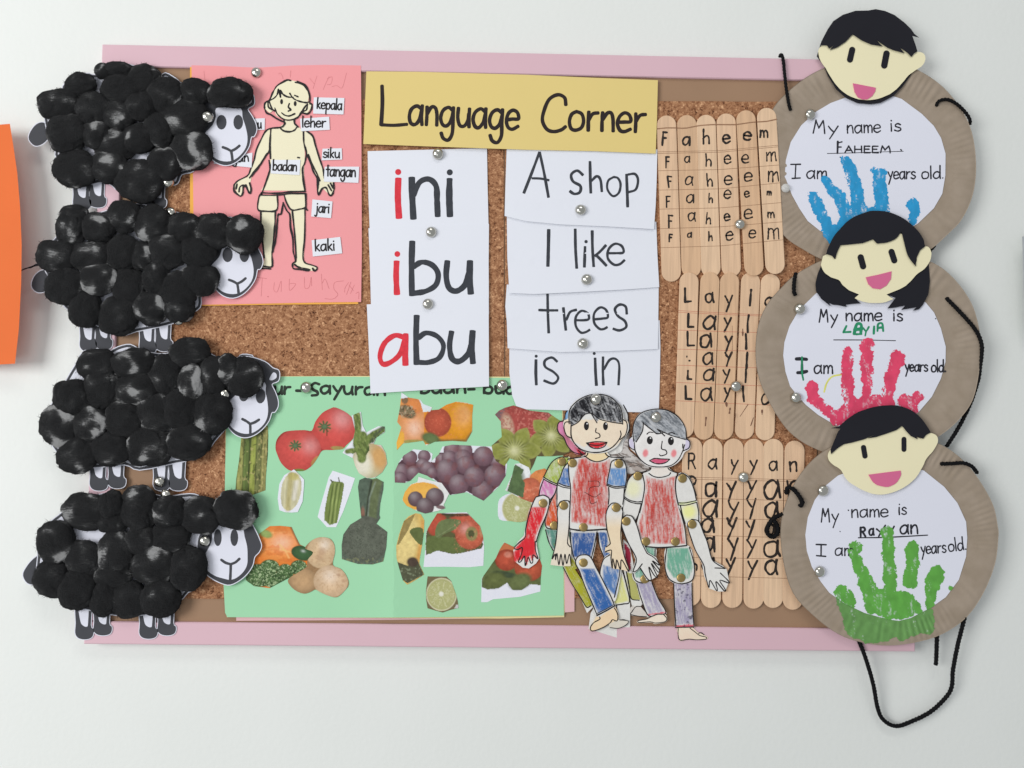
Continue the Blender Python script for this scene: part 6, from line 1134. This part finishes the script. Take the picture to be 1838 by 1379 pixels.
def sheep(label_, blk2, puffs, hair, body, hd, legs, tail, h0, headk=0, at=(230, 230)):
    t = thing('cotton_sheep', label_, 'paper sheep', at, h0, 'cotton ball sheep down the left side')
    bo = bpy.data.objects.new('body', None); col.objects.link(bo); bo.parent = t
    layered(bo, body, h0, 4.5)
    for (x0, y0, hh_, w_) in legs:
        lg = bpy.data.objects.new('leg', None); col.objects.link(lg); lg.parent = t; s_ = hh_/55.; kx = w_/31.
        bt = [(x0-.5*kx, y0-14), (x0+26*kx, y0-14), (x0+26*kx, y0+30*s_), (x0+30.5*kx, y0+38*s_), (x0+30*kx, y0+48*s_), (x0+25*kx, y0+54*s_), (x0+14*kx, y0+56*s_), (x0+3*kx, y0+53*s_), (x0-2*kx, y0+44*s_), (x0-1*kx, y0+26*s_)]
        layered(lg, cr(bt, True, 3), h0-.5, 0, 1.3)
        sheet('printed_white', cr([(x0+4*kx, y0-10), (x0+21*kx, y0-10), (x0+21*kx, y0+26*s_), (x0+19*kx, y0+33*s_), (x0+12*kx, y0+31*s_), (x0+7*kx, y0+22*s_)], True, 3), h0-.28, shw, lg, t=.1, step=12)
    sheet('tail', cr(inset(tail, -1.4), True, 3), h0-.5, shw, t, t=.25); sheet('printed_tail', cr(tail, True, 3), h0-.38, shd, t, t=.12)
    # head
    hdo = bpy.data.objects.new('head', None); col.objects.link(hdo); hdo.parent = t
    dx, dy, rot = hd
    def HZ(pts, sm_=True):
        q = cr(pts, True, 3) if sm_ else pts; c0 = np.array((430, 800)); a_ = R(rot); out = []
        for x, y in q:
            u, v = x-c0[0], y-c0[1]; out.append((c0[0]+u*math.cos(a_)-v*math.sin(a_), c0[1]+u*math.sin(a_)+v*math.cos(a_)))
        return off(Z(*out), dx, dy)
    hh = h0+1.6
    if headk == 0:
        skull = [(150, 420), (215, 330), (330, 300), (500, 330), (590, 385), (650, 400), (668, 450), (660, 510), (600, 550), (640, 620), (680, 700), (690, 770), (665, 830), (635, 840), (615, 930), (560, 1020), (480, 1095), (385, 1130), (290, 1108), (215, 1045), (150, 950), (110, 850), (100, 600)]
        face = [(275, 545), (400, 520), (530, 545), (548, 640), (575, 720), (598, 830), (590, 925), (545, 1005), (470, 1070), (385, 1092), (290, 1072), (215, 1010), (165, 900), (150, 815), (235, 720), (272, 630)]
        ey = [(330, 687, 53, 76), (503, 687, 50, 76)]; mo = [[(345, 945), (390, 962), (430, 985)], [(430, 985), (475, 962), (515, 930)], [(430, 985), (438, 1030), (444, 1085)]]
        earw = [(600, 430), (635, 440), (640, 480), (600, 510), (570, 500)]
    else:
        skull = [(150, 560), (200, 470), (330, 440), (500, 440), (620, 480), (680, 570), (730, 680), (745, 740), (720, 800), (675, 850), (655, 935), (600, 1020), (520, 1090), (425, 1135), (340, 1120), (240, 1070), (160, 1000), (120, 900), (90, 780), (100, 650)]
        face = [(255, 545), (400, 520), (545, 545), (575, 640), (600, 740), (605, 840), (600, 930), (560, 1005), (490, 1065), (425, 1085), (350, 1070), (260, 1040), (170, 970), (135, 890), (180, 800), (235, 690)]
        ey = [(298, 650, 40, 88), (468, 650, 40, 88)]; mo = [[(335, 880), (380, 910), (432, 925)], [(432, 925), (480, 905), (520, 870)], [(432, 925), (430, 1000), (425, 1100)]]; earw = None
    sk = HZ(skull); sheet('paper', inset(sk, -1.6), hh, shw, hdo, t=.25, step=14); sheet('printed_grey', sk, hh+.12, shd, hdo, t=.12, step=14)
    sheet('printed_face', HZ(face), hh+.22, shw, hdo, t=.1, step=14)
    for e_ in ey: sheet('printed_eye', HZ([(e_[0]+e_[2]*math.cos(k*math.pi/8), e_[1]+e_[3]*math.sin(k*math.pi/8)) for k in range(16)], False), hh+.32, shd, hdo, t=.1, step=20)
    if earw: sheet('printed_white', HZ(earw), hh+.22, shw, hdo, t=.1)
    mb = M()
    for q in mo: stroke_into(mb, HZ(q, False), 27/5.744, hh+.2, jit=.05)
    mb.build('printed_mouth', shd, hdo)
    # cotton balls
    for i, (x, y, rx, ry) in enumerate(puffs+[hair]):
        bare_ = BARE.get((int(blk2.oy), x, y)); x, y = blk2((x, y))[0]; last = i == len(puffs)
        rx = rx/blk2.s*1.12; ry = ry/blk2.s*1.09; dz = random.uniform(7.5, 10.0); hc = h0+dz*.70+random.uniform(0, 1.5)+(2 if last else 0)
        o = bpy.data.objects.new('cotton_ball', PUFF[random.randrange(len(PUFF))]); col.objects.link(o); o.parent = t
        if bare_: o.material_slots[0].link = 'OBJECT'; o.material_slots[0].material = bare_
        p = Vector(W1(x, y, hc)); o.location = p-t.location
        o.scale = (rx*MM/1000, dz/1000, ry*MM/1000); o.rotation_euler = (0, random.uniform(-.12, .12)+(math.pi if random.random() < .5 else 0), random.choice((0, math.pi)) if random.random() < .5 else 0)
    return t
BARE = {(60, 1265, 775): cot2, (60, 720, 880): cot2, (60, 1220, 560): cot2, (60, 1515, 395): cot2, (60, 760, 735): cot2, (350, 370, 405): cot2, (350, 650, 555): cot3, (350, 1110, 370): cot2, (350, 780, 800): cot2, (350, 1410, 240): cot2, (350, 1170, 640): cot2,
        (600, 1090, 265): cot2, (600, 1265, 315): cot3, (600, 1185, 490): cot2, (600, 390, 600): cot3, (600, 1240, 710): cot2, (600, 1410, 270): cot2, (600, 1612, 285): cot2, (870, 1550, 165): cot2, (870, 740, 600): cot2, (870, 550, 490): cot2, (870, 365, 380): cot2}
K1 = B(0, 60, 3.676); K2 = B(0, 350, 3.676); K3 = B(0, 600, 3.676); K4 = B(0, 870, 3.676)
s1 = sheep('black cotton sheep, topmost of the four sheep', K1, [(530, 340, 90, 75), (690, 250, 60, 50), (780, 245, 90, 50), (950, 310, 105, 95), (390, 470, 125, 95), (620, 500, 110, 100), (800, 365, 125, 100), (930, 480, 95, 90), (1090, 405, 110, 110), (1290, 385, 95, 80), (440, 665, 120, 120), (780, 540, 110, 90), (640, 670, 90, 90), (760, 735, 125, 100), (920, 695, 100, 90), (1045, 640, 95, 110), (1220, 560, 140, 125), (500, 895, 130, 115), (720, 880, 110, 100), (1085, 860, 105, 110), (1265, 775, 125, 120), (930, 975, 140, 130)], (1515, 395, 132, 92),
      cr(K1((300, 590), (300, 480), (400, 390), (430, 330), (560, 265), (640, 275), (780, 200), (930, 232), (1040, 290), (1090, 262), (1160, 300), (1200, 330), (1300, 320), (1380, 420), (1420, 560), (1400, 750), (1290, 900), (1200, 930), (1170, 990), (1100, 1005), (900, 1020), (800, 1050), (700, 980), (560, 990), (420, 880), (365, 800), (380, 740), (330, 700)), True, 3), (0, 0, 0),
      [(133, 324, 52, 31), (162, 322, 50, 29), (250, 330, 48, 28), (272, 328, 46, 27)], K1((290, 590), (240, 600), (200, 650), (190, 700), (230, 742), (280, 730), (320, 690), (340, 640)), 18.2, at=(230, 230))
s2_ = sheep('black cotton sheep, second from the top, a loose wisp at its tail', K2, [(490, 130, 85, 60), (470, 210, 88, 118), (655, 215, 105, 92), (820, 145, 100, 100), (1010, 190, 110, 112), (1215, 215, 100, 90), (1410, 240, 108, 112), (370, 405, 118, 98), (600, 405, 125, 92), (810, 385, 100, 112), (940, 400, 75, 90), (1110, 370, 112, 112), (1310, 370, 110, 100), (430, 600, 120, 112), (650, 555, 112, 100), (850, 605, 105, 112), (1030, 550, 78, 100), (1310, 560, 122, 102), (560, 750, 96, 115), (1170, 640, 112, 122), (1000, 750, 105, 100), (1180, 750, 95, 85), (780, 800, 120, 118)], (1612, 260, 112, 118),
      cr(K2((350, 580), (290, 480), (280, 380), (400, 250), (480, 110), (620, 125), (760, 90), (900, 60), (1080, 100), (1250, 135), (1320, 165), (1400, 250), (1440, 400), (1400, 560), (1330, 650), (1320, 740), (1240, 790), (1130, 850), (900, 900), (800, 925), (640, 860), (520, 800), (430, 740), (380, 660)), True, 3), (11, 238, 0),
      [(145, 580, 50, 29), (173, 577, 50, 29), (252, 580, 55, 29), (281, 578, 52, 29)], K2((330, 500), (270, 500), (225, 540), (208, 600), (240, 640), (290, 640), (330, 600), (350, 540)), 18.6, at=(240, 480))
s3_ = sheep('black cotton sheep, third from the top, with a bare white cotton patch', K3, [(640, 200, 122, 96), (880, 190, 125, 88), (1250, 125, 122, 92), (1090, 265, 97, 120), (1265, 315, 78, 112), (1410, 270, 88, 115), (1500, 235, 75, 95), (470, 420, 107, 112), (670, 360, 112, 125), (900, 360, 128, 98), (390, 600, 112, 125), (600, 590, 106, 110), (820, 555, 112, 112), (1030, 520, 122, 120), (1185, 490, 108, 118), (1400, 520, 115, 130), (510, 800, 120, 110), (730, 760, 117, 102), (1240, 710, 130, 112), (980, 740, 137, 122)], (1612, 285, 107, 120),
      cr(K3((290, 620), (330, 480), (410, 370), (440, 300), (500, 200), (560, 110), (700, 120), (780, 85), (860, 70), (940, 110), (1100, 130), (1250, 60), (1380, 125), (1450, 160), (1560, 160), (1600, 135), (1680, 170), (1600, 400), (1500, 600), (1420, 700), (1370, 760), (1240, 830), (1150, 850), (920, 895), (820, 860), (600, 880), (450, 850), (350, 740)), True, 3), (38, 490, 7),
      [(163, 826, 54, 31), (196, 826, 50, 30), (277, 830, 50, 28), (305, 828, 52, 31)], K3((330, 560), (300, 570), (285, 600), (290, 640), (320, 660), (350, 640), (360, 600), (350, 570)), 19.0, at=(255, 740))
s4_ = sheep('black cotton sheep, lowest of the four sheep', K4, [(570, 180, 140, 112), (740, 130, 75, 82), (740, 245, 92, 72), (920, 160, 112, 130), (1120, 180, 102, 96), (1330, 200, 122, 112), (365, 380, 112, 128), (550, 490, 106, 112), (930, 370, 97, 92), (1120, 345, 115, 92), (345, 620, 102, 112), (740, 600, 112, 72), (765, 450, 108, 135), (850, 760, 112, 110), (1010, 530, 125, 120), (680, 755, 78, 105), (510, 700, 110, 116), (1060, 750, 115, 112), (1240, 550, 112, 132)], (1550, 165, 132, 118),
      cr(K4((250, 480), (260, 320), (340, 240), (410, 185), (480, 120), (600, 80), (740, 55), (820, 80), (920, 40), (1080, 80), (1250, 62), (1330, 90), (1400, 200), (1440, 380), (1390, 440), (1390, 520), (1330, 590), (1300, 680), (1240, 710), (1180, 770), (1000, 850), (760, 860), (500, 800), (400, 740), (250, 660)), True, 3), (-1, 752, 0),
      [(137, 1092, 55, 31), (170, 1092, 48, 31), (252, 1096, 50, 31), (285, 1092, 48, 31)], K4((280, 460), (220, 490), (170, 550), (152, 600), (180, 650), (230, 655), (270, 600), (300, 520)), 18.4, headk=1, at=(235, 1010))
# the wisp at the tail of the second sheep
mb = M()
P = W(*zip(*K2((290, 455), (240, 462), (200, 480), (165, 488), (140, 500))), 20)
for k in range(26):
    o_ = rng.uniform(-1, 1, (5, 3))*np.array([.0012, .0006, .0009])*np.linspace(1.6, .6, 5)[:, None]; Q = P+o_; n_ = np.array([.15, 0, 1])*.00022
    V = np.concatenate([Q+n_, Q-n_]); mb.add(V, [(i, i+1, i+6, i+5) for i in range(4)])
mb.build('cotton_wisp', eva_k, s2_)

# ================================================================= PINS
m, nt, b = newmat('pin_metal'); b.inputs['Base Color'].default_value = (.60, .585, .53, 1); b.inputs['Metallic'].default_value = 1.0; b.inputs['Roughness'].default_value = .2; pinm = m
g = nt.nodes.new('ShaderNodeNewGeometry'); n = nd(nt, 'ShaderNodeTexNoise', Scale=240.0, Detail=2.0); nt.links.new(g.outputs['Position'], n.inputs['Vector']); bp = nd(nt, 'ShaderNodeBump', Strength=.35, Distance=.0007); nt.links.new(n.outputs['Fac'], bp.inputs['Height']); nt.links.new(bp.outputs[0], b.inputs['Normal'])
m, nt, b = newmat('clear_plastic'); b.inputs['Base Color'].default_value = (.8, .8, .78, 1); b.inputs['Roughness'].default_value = .25; b.inputs['Alpha'].default_value = .55; clearm = m
V = []; n_ = 24; prof = [(.97, 0), (1.0, .05), (.985, .16), (.93, .30), (.82, .45), (.66, .58), (.46, .68), (.24, .745)]
for r, z in prof:
    for k in range(n_): a_ = 2*math.pi*k/n_; V.append((r*math.cos(a_), -z, r*math.sin(a_)))
V.append((0, -.77, 0)); np_ = len(prof); F = [(j*n_+k, j*n_+(k+1) % n_, (j+1)*n_+(k+1) % n_, (j+1)*n_+k) for j in range(np_-1) for k in range(n_)]+[((np_-1)*n_+k, (np_-1)*n_+(k+1) % n_, np_*n_) for k in range(n_)]
shank = len(V)
for yy, rr in ((0.0, .09), (.75, .07), (1.05, .01)):
    for k in range(6): V.append((rr*math.cos(k*1.047), yy, rr*math.sin(k*1.047)))
F += [(shank+j*6+k, shank+j*6+(k+1) % 6, shank+(j+1)*6+(k+1) % 6, shank+(j+1)*6+k) for j in range(2) for k in range(6)]+[tuple(range(n_-1, -1, -1))]
pinme = bpy.data.meshes.new('thumbtack'); pinme.from_pydata(V, [], F); pinme.polygons.foreach_set('use_smooth', [True]*len(F)); pinme.materials.append(pinm)
pinme2 = pinme.copy(); pinme2.materials.clear(); pinme2.materials.append(clearm)
PINS = [(460, 131, 17.6, 'silver thumbtack at the top of the pink body sheet'), (373, 210, 27, 'silver thumbtack beside the left eye of the topmost sheep'), (302, 327, 22, 'silver thumbtack under the belly of the topmost sheep'),
 (307, 382, 21, 'silver thumbtack above the back of the second sheep'), (322, 575, 24, 'silver thumbtack at the lower right of the second sheep'), (403, 707, 24, 'silver thumbtack left of the third sheep face'), (286, 865, 20, 'silver thumbtack on the front leg of the third sheep'),
 (298, 888, 22, 'silver thumbtack above the back of the lowest sheep'), (367, 971, 24, 'silver thumbtack left of the lowest sheep face'), (549, 696, 17, 'silver thumbtack in the Sayur heading of the green card'), (901, 692, 17, 'silver thumbtack in the right heading of the green card'),
 (786, 277, 18.6, 'silver thumbtack between the yellow title and the word ini'), (774, 417, 18.4, 'silver thumbtack between the words ini and ibu'), (768, 546, 19, 'silver thumbtack between the words ibu and abu'), (1042, 377, 19.0, 'silver thumbtack below the words A shop'),
 (1053, 502, 19.0, 'silver thumbtack below the words I like'), (1046, 617, 18.4, 'silver thumbtack below the word trees'), (1069, 717, 21.8, 'silver thumbtack in the hair of the black-haired puppet'), (1177, 749, 20.8, 'silver thumbtack in the hair of the grey-haired puppet'),
 (1328, 403, 19.6, 'silver thumbtack on the Faheem craft sticks'), (1321, 694, 19.2, 'silver thumbtack on the Layla craft sticks'), (1334, 857, 17.4, 'silver thumbtack on the Rayyan craft sticks'), (1454, 206, 20, 'silver thumbtack at the upper left of the topmost plate'),
 (1435, 555, 23, 'silver thumbtack at the upper left of the middle plate'), (1428, 714, 23, 'silver thumbtack at the lower left of the middle plate'), (1477, 881, 25.5, 'silver thumbtack at the upper left of the lowest plate'), (1471, 1026, 25.5, 'silver thumbtack at the lower left of the lowest plate')]
pin0 = None
for i, (x, y, h, lb) in enumerate(PINS):
    if pin0 is None: o = bpy.data.objects.new('thumbtack', pinme); pin0 = o
    else: o = pin0.copy()
    col.objects.link(o); o.location = Vector(W1(x, y, h)); s_ = .0069*random.uniform(.96, 1.06); o.scale = (s_, s_, s_)
    o.rotation_euler = (random.uniform(-.3, .3), random.uniform(0, 6), random.uniform(-.3, .3))
    props(o, lb, 'thumbtack', 'silver thumbtacks')
o = bpy.data.objects.new('thumbtack', pinme2); col.objects.link(o); o.location = Vector(W1(1410, 338, 20.2)); o.scale = (.0056,)*3
props(o, 'clear plastic tack at the left edge of the topmost plate', 'thumbtack')
